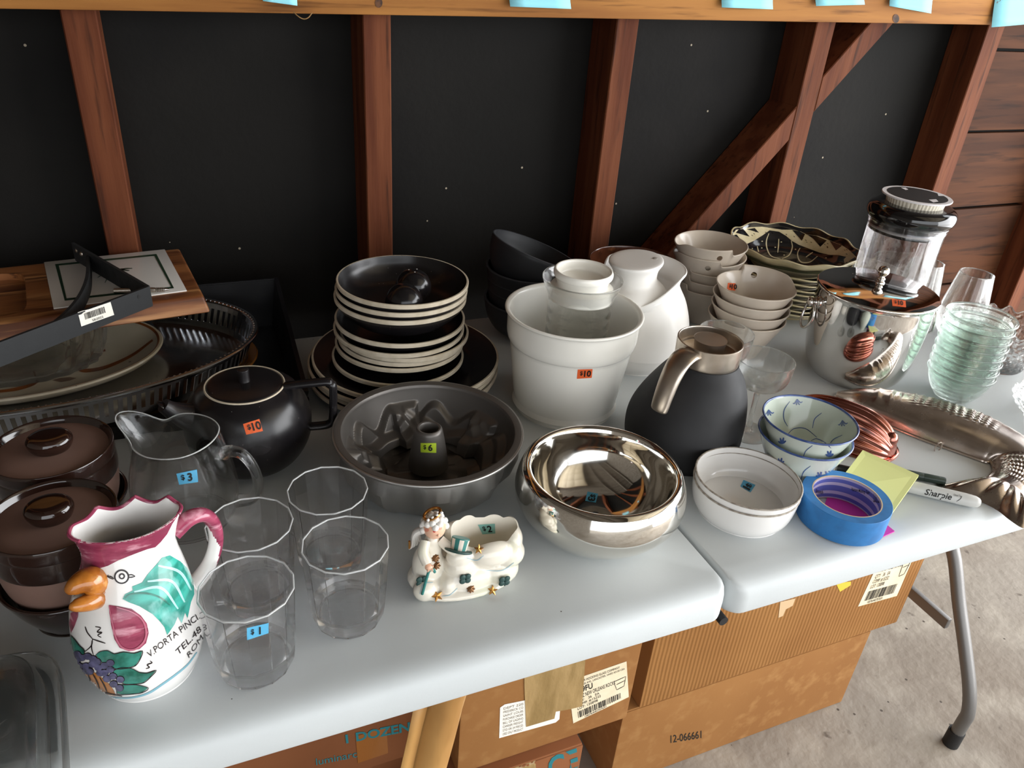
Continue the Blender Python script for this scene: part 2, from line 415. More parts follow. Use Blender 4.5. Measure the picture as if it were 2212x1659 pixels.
for a, b, c, d, lab in notes:
    Y = YS - .0455; P = [unY(*p, Y) for p in (a, b, c, d)]; top = max(P[0].z, P[1].z)
    V, F = [], []
    for j in range(7):
        v = j / 6
        for i in range(5):
            u = i / 4; p = P[0].lerp(P[1], u).lerp(P[3].lerp(P[2], u), v); p.y = Y - .0006 - .009 * v * v; V.append(p)
    F = [(j * 5 + i, j * 5 + i + 1, (j + 1) * 5 + i + 1, (j + 1) * 5 + i) for j in range(6) for i in range(4)]
    c0 = sum((Vector(v) for v in V), Vector()) / len(V)
    o = make('paper_note', [Vector(v) - c0 for v in V], F, note); o.location = c0; tag(o, lab, 'note', 'cyan paper notes along the beam')
    md = o.modifiers.new('thickness', 'SOLIDIFY'); md.thickness = .0003
    if lab.startswith('large'): Skin(o).line('pen_mark', [(2152, 6), (2156, 3), (2153, 8)], 1.5, ink, o); Skin(o).line('pen_mark', [(2158, 4), (2161, 0), (2162, -3)], 1.3, ink, o)
# strand of frayed twine under the beam
tw = mat('twine', '#8a6a41', .9)
tag(tube('twine', [unY(634, 26, .78), unY(645, 36, .775), unY(656, 41, .775), unY(666, 38, .775), unY(674, 28, .78)], .0008, tw, n=6), 'thin strand of frayed twine hanging in a loop under the beam', 'twine')
# the rest of the room: ceiling boards, side and front walls, the doorway stays open to the right
struct(box('ceiling', (4.8, 3.6, .04), roof_wood, loc=(0.15, -.8, 2.62)))
for k in range(3): struct(box('trim_%d' % (k + 1), (.045, 3.5, .12), roof_wood, loc=(-1.85 + k * .8, -.8, 2.54)))
struct(box('wall_left', (.04, 3.6, 2.62), roof_wood, loc=(-2.2, -.8, 1.31)))
struct(box('wall_front', (4.8, .04, .3), roof_wood, loc=(.15, -2.6, 2.45)))
struct(box('wall_right', (.04, .14, 2.62), plank_wood, loc=(2.5, .86, 1.31)))
struct(box('trim_20', (.04, 4.0, .45), roof_wood, loc=(2.5, -1.6, 2.37)))

cream_door = mat('cream_door_paint', '#b9ad95', 0.5)
dr = struct(box('door_1', (2.1, 2.6, .03), cream_door, loc=(1.35, -1.25, 2.36), bev=.004))
for i in range(4):
    for j in range(5): box('door_panel', (.48, .46, .012), cream_door, dr, loc=(.57 + i * .52, -2.29 + j * .52, 2.343), bev=.004)
for y in (-2.57, .07): box('door_rail', (2.2, .03, .05), dark_wood, dr, loc=(1.35, y, 2.335), bev=.003)

# ================================================================== folding table
plastic = mat('table_plastic', '#ccd1d2', 0.42, n=('#c4c9ca', (5, 5, 5), 4, .4, .65), bump=((260, 260, 260), .12, .0006), specks=('#55514c', 30, .03))
tb = thing('folding_table', 'white plastic folding table with a centre seam and grey steel legs', 'table', (0, .38, 0))
def panel(x0, x1):
    def ring(ins, z):
        r = .022 - min(ins, .012); X0, X1, Y0, Y1 = x0 + ins * (.12 if x0 > -.5 else 1), x1 - ins * (.12 if x1 < .5 else 1), -.38 + ins, .38 - ins; P = []
        for cxx, cyy, a0 in ((X1 - r, Y1 - r, 0), (X0 + r, Y1 - r, 90), (X0 + r, Y0 + r, 180), (X1 - r, Y0 + r, 270)):
            for j in range(7):
                a = math.radians(a0 + 15 * j); P.append((cxx + r * math.cos(a), cyy + r * math.sin(a), z))
        return P
    rings = [(.02, -.043), (.006, -.0455), (.0015, -.044), (0, -.040), (0, -.020), (.0015, -.012), (.006, -.0055), (.013, -.002), (.021, -.0004), (.03, 0)]
    V = []; F = []
    for ins, z in rings: V += ring(ins, T + z)
    for i in range(len(rings) - 1):
        for j in range(28): F.append((i * 28 + j, i * 28 + (j + 1) % 28, (i + 1) * 28 + (j + 1) % 28, (i + 1) * 28 + j))
    F.append(tuple(range(28))[::-1]); F.append(tuple((len(rings) - 1) * 28 + j for j in range(28)))
    return make('tabletop_panel', V, F, plastic, tb)
panel(-.915, -.0022); panel(.0022, .915)
grey_steel = mat('grey_powder_steel', '#767472', 0.42, metal=.6, bump=((400, 400, 400), .2, .0006))
rubber = mat('black_rubber', '#1d1c1c', 0.7)
for sx in (-1, 1):
    X = .78 * sx
    tube('leg_rail', [(X - .0, -.30, T - .055), (X, .30, T - .055)], .0125, grey_steel, tb, raw=True)
    for sy in (-1, 1):
        tube('leg', [(X, -.02 * sy, T - .06), (X, -.10 * sy, T - .28), (X, -.163 * sy, T - .37), (X, -.205 * sy, T - .445), (X, -.252 * sy, T - .522), (X, -.292 * sy, T - .592), (X, -.31 * sy, T - .640), (X, -.311 * sy, T - .67), (X, -.309 * sy, T - .730)], .0127, grey_steel, tb, n=16, k=4)
        tube('foot_cap', [(X, -.3092 * sy, T - .7), (X, -.309 * sy, T - .7399)], .0155, rubber, tb, raw=True, n=16)
    box('leg_brace', (.012, .41, .024), grey_steel, tb, loc=(X, 0, T - .505), bev=.002)
tube('hinge_pin', [(-.004, -.379, T - .049), (-.004, .37, T - .049)], .006, rubber, tb, raw=True)

# ================================================================== cartons under the table
card = mat('kraft_cardboard', '#93673b', 0.85, spec=.2, n=[('#875c33', (3, 3, 3), 4, .4, .65), ('#9d7346', (40, 40, 40), 3, .5, .8)], bump=((120, 120, 120), .15, .001))
card_rib = mat('ribbed_cardboard', '#94683a', 0.85, spec=.2, n=[('#875c31', (4, 4, 4), 4, .4, .65)], wave=('X', 38, .28, .004), bump=((120, 120, 120), .15, .001))
card_red = mat('reddish_cardboard', '#835233', 0.85, spec=.2, n=[('#73462a', (4, 4, 4), 4, .4, .65)], bump=((120, 120, 120), .15, .001))
tape_brown = mat('packing_tape', '#8d7348', 0.25, n=('#a3875a', (30, 8, 8), 4, .45, .6), bump=((60, 25, 25), .6, .004))
teal_ink = mat('teal_print', '#1f6f76', 0.7)
def carton(label, x0, x1, y0, y1, z0, z1, m):
    t = thing('carton', label, 'box', ((x0 + x1) / 2, (y0 + y1) / 2, z0))
    w_, d_, h_ = x1 - x0, y1 - y0, z1 - z0
    b = box('carton_body', (w_, d_, h_), m, t, loc=(0, 0, h_ / 2), bev=.003)
    for s in (-1, 1): box('flap', (w_ - .004, d_ / 2 - .003, .004), m, t, loc=(0, s * d_ / 4, h_ + .0019), bev=.001)
    return t, b
tD, bD = carton('plain brown carton on the floor under the ribbed carton', .068, .636, .226, .60, 0, .213, card)
sD = Skin(bD); qD = [(1445, 1588), (1515, 1577), (1515, 1598), (1445, 1609)]
sD.text('printed_mark', '12-066661', qD, 0, .8, .8, ink, tD, .0006, 0.01, width=1.0)
tC, bC = carton('ribbed brown carton with a barcode label near the table leg', .0975, .70, .224, .61, .2175, .5, card_rib)
sC = Skin(bC)
def rock_label(skin, t, q, torn=False):
    lab = skin.quad('shipping_label', q, label_paper, t, .0005, 10, 6)
    def tx(s, u, v, h, b=0.0, wd=None): skin.text('label_print', s, q, u, v, h, ink, lab, .0009, b, width=wd)
    tx('ANCHOR HOCKING GLASS COMPANY', .1, .12, .06, 0, .78); tx('2893 W. FAIR AVE., LANCASTER, OHIO 43130 USA', .06, .2, .05, 0, .9)
    tx('769FU', .1, .36, .14, .02, .3); tx('9.5 OZ NEW ORLEANS ROCKS', .1, .49, .1, 0, .68)
    tx('QTY:   36   EA', .1, .58, .06, 0, .4); tx('COMP. #:15232', .1, .66, .06, 0, .42); tx('LOT: 120898', .1, .74, .06, 0, .36); tx('10076440707691', .2, .985, .045, 0, .4)
    P, F = [], []; u = .1; rnd = random.Random(3)
    while u < .86:
        wd = rnd.choice((.008, .013, .02)); b = len(P)
        P += [bil(q, u, .78), bil(q, u + wd, .78), bil(q, u + wd, .93), bil(q, u, .93)]; F.append((b, b + 1, b + 2, b + 3)); u += wd + rnd.choice((.009, .014, .018))
    skin.put('barcode', P, F, ink, lab, .0009)
    for a, b in (((.76, .42), (.97, .40)), ((.97, .40), (.93, .64)), ((.93, .64), (.80, .66)), ((.80, .66), (.76, .42)), ((.80, .52), (.95, .5))):
        skin.line('label_drawing', [bil(q, *a), bil(q, *b)], 1.1, ink, lab, .0009)
rock_label(sC, tC, [(1918, 1170), (1996, 1150), (1937, 1287), (1853, 1310)])
sC.quad('yellow_sticker', [(1805, 1259), (1838, 1256), (1837, 1264), (1814, 1278)], mat('yellow_sticker', '#d8b63c', .6), tC, .0006)
sC.poly('torn_tape', [(1685, 1300), (1718, 1292), (1712, 1308), (1697, 1316), (1691, 1330), (1681, 1334)], mat('torn_tape_backing', '#c9ab84', .8), tC, .0006)
tA2, bA2 = carton('reddish brown carton with teal print under the taped carton', -.325, -.106, .085, .50, 0, .402, card_red)
sA2 = Skin(bA2)
sA2.text('printed_word', 'ICE', [(1165, 1640), (1245, 1612), (1252, 1662), (1172, 1690)], 0, .98, .95, teal_ink, tA2, .0006, .03, width=1.0)
sA2.poly('packing_tape', [(1080, 1641), (1155, 1625), (1160, 1700), (1085, 1700)], tape_brown, tA2, .0008, step=9)
tA, bA = carton('brown carton with brown tape over two white labels', -.285, -.030, .10, .50, .4065, .60, card)
sA = Skin(bA)
rock_label(sA, tA, [(1226, 1472), (1353, 1428), (1358, 1505), (1238, 1562)])
sl = sA.poly('shipping_label', [(1080, 1528), (1090, 1521), (1134, 1512), (1210, 1525), (1208, 1553), (1200, 1560), (1078, 1594)], white_paper, tA, .0005, step=8)
grey_ink = mat('faded_ink', '#7c776f', .7)
for i, s in enumerate(['DEPT 220', 'FREDERICK CO', 'SAINT LOUIS', 'PURCHASE ORDER', 'BILL OF LADING', 'CARRIER FREIGHT', 'STO OR 24 PIECES', 'USED ONLY PRODUCT']):
    sA.text('label_print', s, [(1084, 1524), (1134, 1512), (1134, 1576), (1082, 1590)], .06, .14 + .12 * i, .08, grey_ink, sl, .0008, 0, width=.86)
sA.poly('packing_tape', [(1132, 1480), (1132, 1440), (1266, 1400), (1263, 1432), (1257, 1524), (1234, 1530), (1200, 1536), (1197, 1551), (1136, 1569)], tape_brown, tA, .0011, step=8)
tE2, bE2 = carton('reddish carton under the printed dozen carton', -.66, -.333, .16, .52, 0, .398, card_red)
tE, bE = carton('reddish carton printed with a dozen count behind the paper roll', -.645, -.328, .15, .52, .403, .62, card_red)
sE = Skin(bE)
sE.text('printed_word', '1 DOZEN', [(739, 1585), (885, 1556), (886, 1580), (742, 1608)], 0, .9, .8, teal_ink, tE, .0006, .04, width=1.0)
sE.text('printed_word', 'luminarc', [(680, 1636), (770, 1618), (772, 1640), (682, 1658)], 0, .75, .7, teal_ink, tE, .0006, .0, width=1.0)
sE.poly('packing_tape', [(768, 1590), (835, 1570), (838, 1626), (773, 1648)], mat('clear_brown_tape', '#8f5a2c', .25, bump=((40, 20, 20), .3, .003)), tE, .0005, step=9)
kraft = mat('kraft_roll', '#b98c50', 0.6, n=[('#8e6330', (6, 6, 3), 5, .42, .62), ('#d3b98c', (20, 20, 4), 4, .6, .75)], bump=((30, 30, 6), .3, .004))
top = unY(958, 1500, .045); low = unY(908, 1700, .045)
dv = (top - low).normalized(); p1 = top + dv * .02; p0 = top - dv * ((top.z - .01) / dv.z)
t = thing('paper_roll', 'leaning roll of crumpled kraft paper between the cartons', 'paper roll', p0)
V, F = tube_vf([Vector((0, 0, 0)).lerp(p1 - p0, j / 14) for j in range(15)], .0235, 20)
V = [v + Vector((random.uniform(-1, 1), random.uniform(-1, 1), 0)) * .0012 for v in V]
make('roll_body', V, F, kraft, t, sharp=60)
V = []; q = (p1 - p0); n0 = Vector((-.022, -.012, 0))
sp = [Vector((0, 0, 0)).lerp(q, j / 14) + n0 + Vector((random.uniform(-.002, .002), 0, 0)) for j in range(15)]
V = [v for v in sp] + [v + Vector((-.018, -.006 + random.uniform(-.003, .003), 0)) for v in sp]
o = make('loose_paper_edge', V, [(i, i + 1, 16 + i, 15 + i) for i in range(14)], kraft, t); md = o.modifiers.new('thickness', 'SOLIDIFY'); md.thickness = .0006
# ================================================================== the pile of trays at the left
def oval(a, b, n, p=2.0): return [(a * abs(math.cos(t)) ** (2 / p) * math.copysign(1, math.cos(t)), b * abs(math.sin(t)) ** (2 / p) * math.copysign(1, math.sin(t))) for t in np.linspace(0, 2 * PI, n + 1)[:-1]]
def oval_shell(name, rings, m, parent, n=96, p=2.0, caps=(True, True), sharp=38):
    """rings: (a, b, z) joined in order; first and last may be capped"""
    V, F = [], []
    for a, b, z in rings: V += [(x, y, z) for x, y in oval(a, b, n, p)]
    for i in range(len(rings) - 1):
        for j in range(n): F.append((i * n + j, i * n + (j + 1) % n, (i + 1) * n + (j + 1) % n, (i + 1) * n + j))
    if caps[0]: F.append(tuple(range(n))[::-1])
    if caps[1]: F.append(tuple((len(rings) - 1) * n + j for j in range(n)))
    return make(name, V, F, m, parent, sharp=sharp)

# black tray with sloping sides
blk = mat('black_lacquer', '#121113', 0.3, rn=(20, .42))
t = thing('serving_tray', 'black lacquer tray with tall sloping sides under the oval silver tray', 'tray', at(-.66, .655))
def tray_wall(name, P, thick, m=blk):
    return P
X0, X1, Y0, Y1 = -.26, .268, -.15, .148
box('tray_floor', (X1 - X0, Y1 - Y0, .005), blk, t, loc=((X0 + X1) / 2, (Y0 + Y1) / 2, .0025), bev=.001)
def slab(name, quad, th, parent, m=blk):
    q = [Vector(p) for p in quad]; nrm = (q[1] - q[0]).cross(q[3] - q[0]).normalized() * th
    bm = bmesh.new(); vs = [bm.verts.new(p) for p in q] + [bm.verts.new(p + nrm) for p in q]
    for f in ((3, 2, 1, 0), (4, 5, 6, 7), (0, 1, 5, 4), (1, 2, 6, 5), (2, 3, 7, 6), (3, 0, 4, 7)): bm.faces.new([vs[i] for i in f])
    bmesh.ops.bevel(bm, geom=list(bm.edges), offset=th * .3, segments=2, affect='EDGES')
    return bm_obj(name, bm, m, parent)
slab('tray_side', [(X1, Y0, .002), (X1, Y1, .002), (X1 + .012, Y1 + .004, .088), (X1 + .008, Y0 - .003, .036)], -.007, t)
slab('tray_side', [(X0, Y0, .002), (X0, Y1, .002), (X0 - .012, Y1 + .004, .088), (X0 - .008, Y0 - .003, .036)], .007, t)
slab('tray_back', [(X0, Y1, .002), (X1, Y1, .002), (X1 + .012, Y1 + .006, .088), (X0 - .012, Y1 + .006, .088)], .007, t)
slab('tray_front', [(X0, Y0, .002), (X1, Y0, .002), (X1 + .008, Y0 - .003, .022), (X0 - .008, Y0 - .003, .022)], -.007, t)
for i in range(11):
    yy = .095 - i * .015; tube('grip_ridge', [(X1 + .0025, yy, .050 - i * .0022), (X1 + .0085, yy - .012, .046 - i * .0022)], .0016, blk, t, raw=True, n=8)
# amber-edged oval tray under the silver one
amber = mat('amber_lacquer', '#8c5a26', 0.22, coat=.5)
t = thing('oval_platter', 'amber brown rimmed oval platter under the silver gallery tray', 'platter', at(-.74, .665, .0055))
oval_shell('platter_body', [(.22, .13, 0), (.262, .138, .004), (.296, .156, .018), (.303, .163, .0235), (.305, .165, .0225), (.303, .164, .019), (.2985, .158, .0145), (.27, .142, .001)][:1] + [(.27, .138, .0), (.297, .156, .017), (.304, .163, .0225), (.302, .1625, .0245), (.295, .157, .0215), (.262, .14, .006)], amber, t, 96)
# silver oval gallery tray
t = thing('gallery_tray', 'oval silver tray with a slotted gallery edge and beaded rim', 'tray', at(-.74, .657, .0305))
A, B = .304, .180
oval_shell('tray_floor', [(A * .95, B * .92, .0), (A * .95, B * .92, .002)], tray_silver, t, 128)
NS = 132
V, F = [], []
def opt(a, b, th): return (a * math.cos(th), b * math.sin(th))
# arc-length even angles
ths = np.linspace(0, 2 * PI, 4001); seg = np.hypot(np.diff(A * np.cos(ths)), np.diff(B * np.sin(ths))); cum = np.r_[0, np.cumsum(seg)]
def ang_at(s): return float(np.interp(s % 1.0 * cum[-1], cum, ths))
def wall(zs, spans, name, m, mul=1.0):
    """strip of gallery wall between heights zs over arc spans, flaring outward"""
    V, F = [], []
    for s0, s1 in spans:
        k = 4 if s1 - s0 > .02 else 2
        for q in range(k):
            b = len(V)
            for s in (s0 + (s1 - s0) * q / k, s0 + (s1 - s0) * (q + 1) / k):
                th = ang_at(s)
                for z in zs:
                    f = .945 + .045 * (z / .044); x, y = opt(A * f, B * (f - .015), th); V.append((x, y, z))
                    V.append((x * .9965, y * .9945, z))
            n = len(zs)
            for i in range(n - 1):
                a0, a1, b0, b1 = b + 2 * i, b + 2 * i + 2, b + 2 * n + 2 * i, b + 2 * n + 2 * i + 2
                F += [(a0, b0, b1, a1), (a0 + 1, a1 + 1, b1 + 1, b0 + 1)]
            if q == 0: F += [(b + 2 * i, b + 2 * i + 2, b + 2 * i + 3, b + 2 * i + 1) for i in range(n - 1)]
            if q == k - 1: F += [(b + 2 * n + 2 * i, b + 2 * n + 2 * i + 1, b + 2 * n + 2 * i + 3, b + 2 * n + 2 * i + 2) for i in range(n - 1)]
            F += [(b, b + 1, b + 2 * n + 1, b + 2 * n), (b + 2 * n - 2, b + 4 * n - 2, b + 4 * n - 1, b + 2 * n - 1)]
    return make(name, V, F, m, t, sharp=50)
full = [(i / 64, (i + 1) / 64) for i in range(64)]
wall([0, .006, .012], full, 'gallery_base', tray_silver); wall([.036, .040, .044], full, 'gallery_top', tray_silver)
# one bar of the gallery between each pair of slots; the bars far round the back are joined
for i in range(NS):
    s0, s1 = i / NS, (i + .52) / NS
    wall([.0115, .024, .0365], [(s0, s1)], 'gallery_bar', tray_silver)
P = [(*opt(A, B * .985, ang_at(i / 160)), .0455) for i in range(160)]
V, F = tube_vf(P + [P[0]], .0042, 10, False, .75); make('rim', V, F, tray_silver, t)
bm = bmesh.new()
for i in range(190):
    x, y = opt(A * .992, B * .976, ang_at(i / 190)); ball_bm(bm, (x, y, .0478), (.0021, .0021, .0016), 8, 5)
bm_obj('rim_beading', bm, tray_silver, t)['kind'] = 'stuff'
# stoneware platter
stone = mat('speckled_stoneware', '#b7ad9a', 0.35, coat=.3, n=[('#a3977f', (9, 9, 9), 4, .42, .65)], specks=('#4a3422', 110, .13))
stone_in = mat('stoneware_glaze', '#b3a993', 0.3, coat=.3, n=[('#978b76', (7, 7, 7), 4, .4, .7)], specks=('#40301f', 60, .12))
iron = mat('iron_glaze', '#7a4218', 0.3, coat=.3, n=('#552b10', (30, 30, 30), 3, .4, .65))
t = thing('stoneware_platter', 'speckled oval stoneware platter with brown brushed loops on the silver tray', 'platter', at(-.748, .672, .0335), (0, 0, .06))
oval_shell('platter_body', [(.13, .085, 0), (.145, .095, .001), (.170, .118, .014), (.178, .1255, .0215), (.1795, .127, .024), (.178, .1257, .0262), (.1745, .1225, .0262)], stone, t, caps=(True, False))
pin = oval_shell('platter_well', [(.1745, .1225, .0262), (.168, .116, .0215), (.150, .100, .0125), (.125, .08, .0085), (.06, .03, .0078)], stone_in, t, caps=(False, True))
oval_shell('brown_band', [(.1748, .1227, .0264), (.1742, .1222, .02655), (.1725, .1205, .0255), (.1712, .1192, .0245)], iron, t, caps=(False, False))
sk = Skin(pin)
for pts, wd in (([(228, 757), (200, 763), (172, 780), (170, 796), (188, 801), (230, 793), (285, 768), (330, 735)], 8), ([(-20, 848), (30, 842), (65, 832), (82, 822), (80, 813)], 8)):
    sk.line('brushed_loop', pts, wd, iron, pin, .0004)
sk.poly('brushed_leaf', [(113, 822), (130, 817), (150, 815), (166, 817), (150, 823), (132, 826)], mat('brown_slip', '#5d4a3a', .35), pin, .0004)
# pressed glass dish, holding up the board
t = thing('glass_dish', 'pressed glass relish dish standing on the stoneware platter under the board', 'dish', at(-.768, .672, .0425))
def press(a, b, z, k, amp=.035, q=22):
    return [(x * (1 + amp * k * math.cos(q * i * 2 * PI / 132)), y * (1 + amp * k * math.cos(q * i * 2 * PI / 132)), z) for i, (x, y) in enumerate(oval(a, b, 132))]
rg = [(.10, .060, 0, 0), (.112, .068, .003, .6), (.121, .070, .028, 1), (.126, .073, .052, 1), (.129, .075, .080, 1.2), (.1255, .0715, .0815, 1.2), (.121, .0675, .078, .5), (.117, .065, .050, .3), (.111, .061, .028, .2), (.095, .053, .009, 0), (.04, .02, .007, 0)]
V, F = [], []
for a, b, z, k in rg: V += press(a, b, z, k)
for i in range(len(rg) - 1):
    for j in range(132): F.append((i * 132 + j, i * 132 + (j + 1) % 132, (i + 1) * 132 + (j + 1) % 132, (i + 1) * 132 + j))
F.append(tuple(range(132))[::-1]); F.append(tuple((len(rg) - 1) * 132 + j for j in range(132)))
make('dish_body', V, F, glass, t, sharp=25)
# wooden board with an inlaid tile
acacia = mat('acacia', '#8f5b33', 0.42, n=[('#5f341a', (5, 34, 34), 6, .42, .6), ('#ad7a4b', (6, 70, 70), 4, .54, .7), ('#3f2110', (7, 110, 110), 4, .6, .7)], bump=((6, 160, 160), .15, .001))
bz = .1255
t = thing('cheese_board', 'acacia wood cheese board with an inlaid white tile resting on the glass dish', 'board', at(-.735, .690, bz), (0, 0, math.radians(7)))
bm = bmesh.new(); bmesh.ops.create_cube(bm, size=1); bmesh.ops.scale(bm, vec=(.45, .222, .023), verts=bm.verts); bmesh.ops.translate(bm, vec=(0, 0, .0115), verts=bm.verts)
for v in bm.verts:
    if v.co.z > .02: v.co.x *= .977; v.co.y *= .90
bmesh.ops.bevel(bm, geom=list(bm.edges), offset=.004, segments=3, profile=.6, affect='EDGES')
bd = bm_obj('board_body', bm, acacia, t)
ct = prism('cut', [(-.155 + .001 + .05 * 1, 0)] * 0 + [(-.096 + x, y - .004) for x, y in oval(.100, .078, 40, 7)], .013, .04, acacia)
ct.matrix_world = wm(t); cm = ct
md = bd.modifiers.new('well', 'BOOLEAN'); md.operation = 'DIFFERENCE'; md.object = ct; md.solver = 'EXACT'
dg = bpy.context.evaluated_depsgraph_get(); dg.update(); me = bpy.data.meshes.new_from_object(bd.evaluated_get(dg)); bd.modifiers.clear(); bd.data = me; bpy.data.objects.remove(ct)
bd.data.polygons.foreach_set('use_smooth', [True] * len(bd.data.polygons)); bd.data.set_sharp_from_angle(angle=.6)
Mi = wm(t).inverted(); q3 = [Mi @ un(*p, bz + .023) for p in ((95, 568), (356, 540), (404, 629), (116, 668))]
tile = mat('tile_glaze', '#d9d5cf', 0.18, coat=.4)
tl = prism('inlaid_tile', [(p.x, p.y) for p in q3][::-1], .0205, .0245, tile, t, bev=.0008)
sk = Skin(tl); gr = mat('green_line', '#1f3d2a', .4)
I = [(119, 571), (338, 549), (376, 623), (140, 650)]; J = [(127, 574), (334, 553), (370, 620), (144, 645)]
for i in range(4):
    k = (i + 1) % 4; sk.poly('tile_border', [I[i], I[k], J[k], J[i]], gr, tl, .0004, step=8)
rnd = random.Random(5)
for i in range(26):
    a = rnd.uniform(-.5, PI * 1.1); r0 = rnd.uniform(2, 10); r1 = rnd.uniform(22, 48)
    c = (243 + r0 * math.cos(a), 594 + r0 * .5 * math.sin(a)); e = (243 + r1 * math.cos(a), 596 + r1 * .55 * math.sin(a) - 6); mid = ((c[0] + e[0]) / 2, (c[1] + e[1]) / 2 - 5)
    sk.line('painted_frond', [c, mid, e], 2.6, mat('frond_green', '#33473a', .4), tl, .0005, 4)
# bracket lying on the board
iron_b = mat('black_iron', '#2b2c2d', 0.55, metal=.3, bump=((180, 180, 180), .2, .0008), rn=(60, .65))
zt = bz + .0235
t = thing('shelf_bracket', 'black iron shelf bracket with a barcode sticker lying across the wooden board', 'bracket', at(*un(322, 640, zt + .014).to_2d(), zt))
Mi = wm(t).inverted(); H = .029
def strip(name, pxs, th=.0042, h0=0.0, h1=H, k=1, parent=t):
    P = [Mi @ un(px, py, zt + H) for px, py in pxs]; P = [Vector((p.x, p.y, 0)) for p in P]
    if len(P) > 2: P = smoothprof(P, 6)
    V, F = [], []
    for i, p in enumerate(P):
        d = (P[min(i + 1, len(P) - 1)] - P[max(i - 1, 0)]).normalized(); n_ = Vector((-d.y, d.x, 0)) * th / 2
        V += [p + n_ + Vector((0, 0, h0)), p - n_ + Vector((0, 0, h0)), p - n_ + Vector((0, 0, h1)), p + n_ + Vector((0, 0, h1))]
    for i in range(len(P) - 1):
        for j in range(4): F.append((i * 4 + j, i * 4 + (j + 1) % 4, i * 4 + 4 + (j + 1) % 4, i * 4 + 4 + j))
    F += [(3, 2, 1, 0), tuple(len(P) * 4 - 4 + j for j in range(4))]
    return make(name, V, F, iron_b, parent, smooth=False)
arm = strip('long_arm', [(320, 618), (-60, 760)])
strip('short_arm', [(320, 618), (157, 524)])
strip('curved_brace', [(188, 545), (186, 590), (168, 632), (135, 670), (95, 701)], h0=.004, h1=.024)
for px, py in ((178, 548), (168, 541)): ball('bolt', Mi @ un(px, py, zt + .02), .004, satin_steel, t, 10, 6)
sk = Skin(arm)
lb = sk.quad('barcode_sticker', [(168, 676), (238, 652), (246, 680), (175, 705)], white_paper, t, .0006, 6, 3)
Q = [(168, 676), (238, 652), (246, 680), (175, 705)]; P, F = [], []; u = .16; rnd = random.Random(2)
while u < .78:
    wd = rnd.choice((.01, .016, .024)); b = len(P); P += [bil(Q, u, .16), bil(Q, u + wd, .16), bil(Q, u + wd, .62), bil(Q, u, .62)]; F.append((b, b + 1, b + 2, b + 3)); u += wd + rnd.choice((.012, .018))
sk.put('barcode', P, F, ink, lb, .001); sk.text('sticker_print', 'SB2025', Q, .34, .92, .17, ink, lb, .001, 0, width=.34)
sk.poly('screw_hole', [(300 + 3.2 * math.cos(a), 641 + 4 * math.sin(a)) for a in np.linspace(0, 2 * PI, 13)[:-1]], rubber, t, .0005, step=3)
# silver pen on the tile behind the bracket
t = thing('pen', 'thin silver pen lying on the white tile behind the bracket', 'pen', tuple(un(330, 626, bz + .0245 + .0045)))
d = un(347, 626, bz + .03) - un(300, 627, bz + .03); d.z = 0; d.normalize()
tube('barrel', [d * -.05, d * .0, d * .004], [.0035, .0035, .003], satin_steel, t, raw=True)
for i in range(5): tube('ring', [d * (.005 + .0022 * i), d * (.0062 + .0022 * i)], .0032, satin_steel, t, raw=True)
tube('tip', [d * .016, d * .022], [.0026, .001], chrome, t, raw=True)

# ================================================================== brown crocks
br_gloss = mat('brown_gloss_glaze', '#2a1812', 0.1, coat=.6, n=('#1a0f0b', (6, 6, 6), 3, .4, .65))
br_matte = mat('brown_matte_clay', '#7a5f54', 0.55, n=('#6c5349', (12, 12, 12), 3, .4, .65))
def crock(x, y, h, R, lab1, lab2):
    t2 = thing('stoneware_bowl', lab2, 'bowl', at(x, y))
    lathe('bowl_body', [(0, 0), (R * .62, 0), (R * .66, .003), (R * .86, h * .20), (R * 1.0, h * .36), (R * 1.045, h * .42), (R * 1.055, h * .435), (R * 1.03, h * .445), (R * .985, h * .43), (R * .9, h * .30), (R * .8, h * .2), (R * .6, .012), (0, .010)], br_gloss, t2, k=4)
    z0 = .0125; t1 = thing('lidded_crock', lab1, 'crock', at(x, y, z0)); hh = h - z0
    lathe('crock_body', [(0, 0), (R * .58, 0), (R * .60, .002), (R * .79, hh * .2), (R * .9, hh * .36), (R * .955, hh * .52), (R * .965, hh * .66)], br_matte, t1, k=4)
    lathe('glazed_band', [(R * .965, hh * .655), (R * .985, hh * .665), (R * .995, hh * .75), (R * .99, hh * .83), (R * .985, hh * .86)], br_gloss, t1, k=4)
    lid = lathe('lid', [(0, hh * .965), (R * .30, hh * .962), (R * .7, hh * .95), (R * .9, hh * .935)], br_matte, t1, k=4)
    lathe('lid_rim', [(R * .895, hh * .93), (R * .92, hh * .955), (R * .955, hh * .99), (R * .985, hh * 1.0), (R * 1.0, hh * .98), (R * 1.0, hh * .93), (R * .985, hh * .855), (R * .9, hh * .85)], br_gloss, lid, k=4)
    V, F = lathe_vf(smoothprof([(0, hh * 1.125), (R * .28, hh * 1.12), (R * .36, hh * 1.085), (R * .37, hh * 1.04), (R * .33, hh * .985), (R * .29, hh * .955)], 4), 40, lambda a, r, z, i: (r * math.cos(a), r * .86 * math.sin(a), z))
    make('lid_knob', V, F, br_gloss, lid)
crock(-.668, .198, .122, .0565, 'brown lidded crock with a matte lid beside the rooster jug', 'dark glazed bowl holding the crock beside the rooster jug')
crock(-.678, .322, .120, .0600, 'brown lidded crock with a matte lid beside the glass pitcher', 'dark glazed bowl holding the crock beside the glass pitcher')

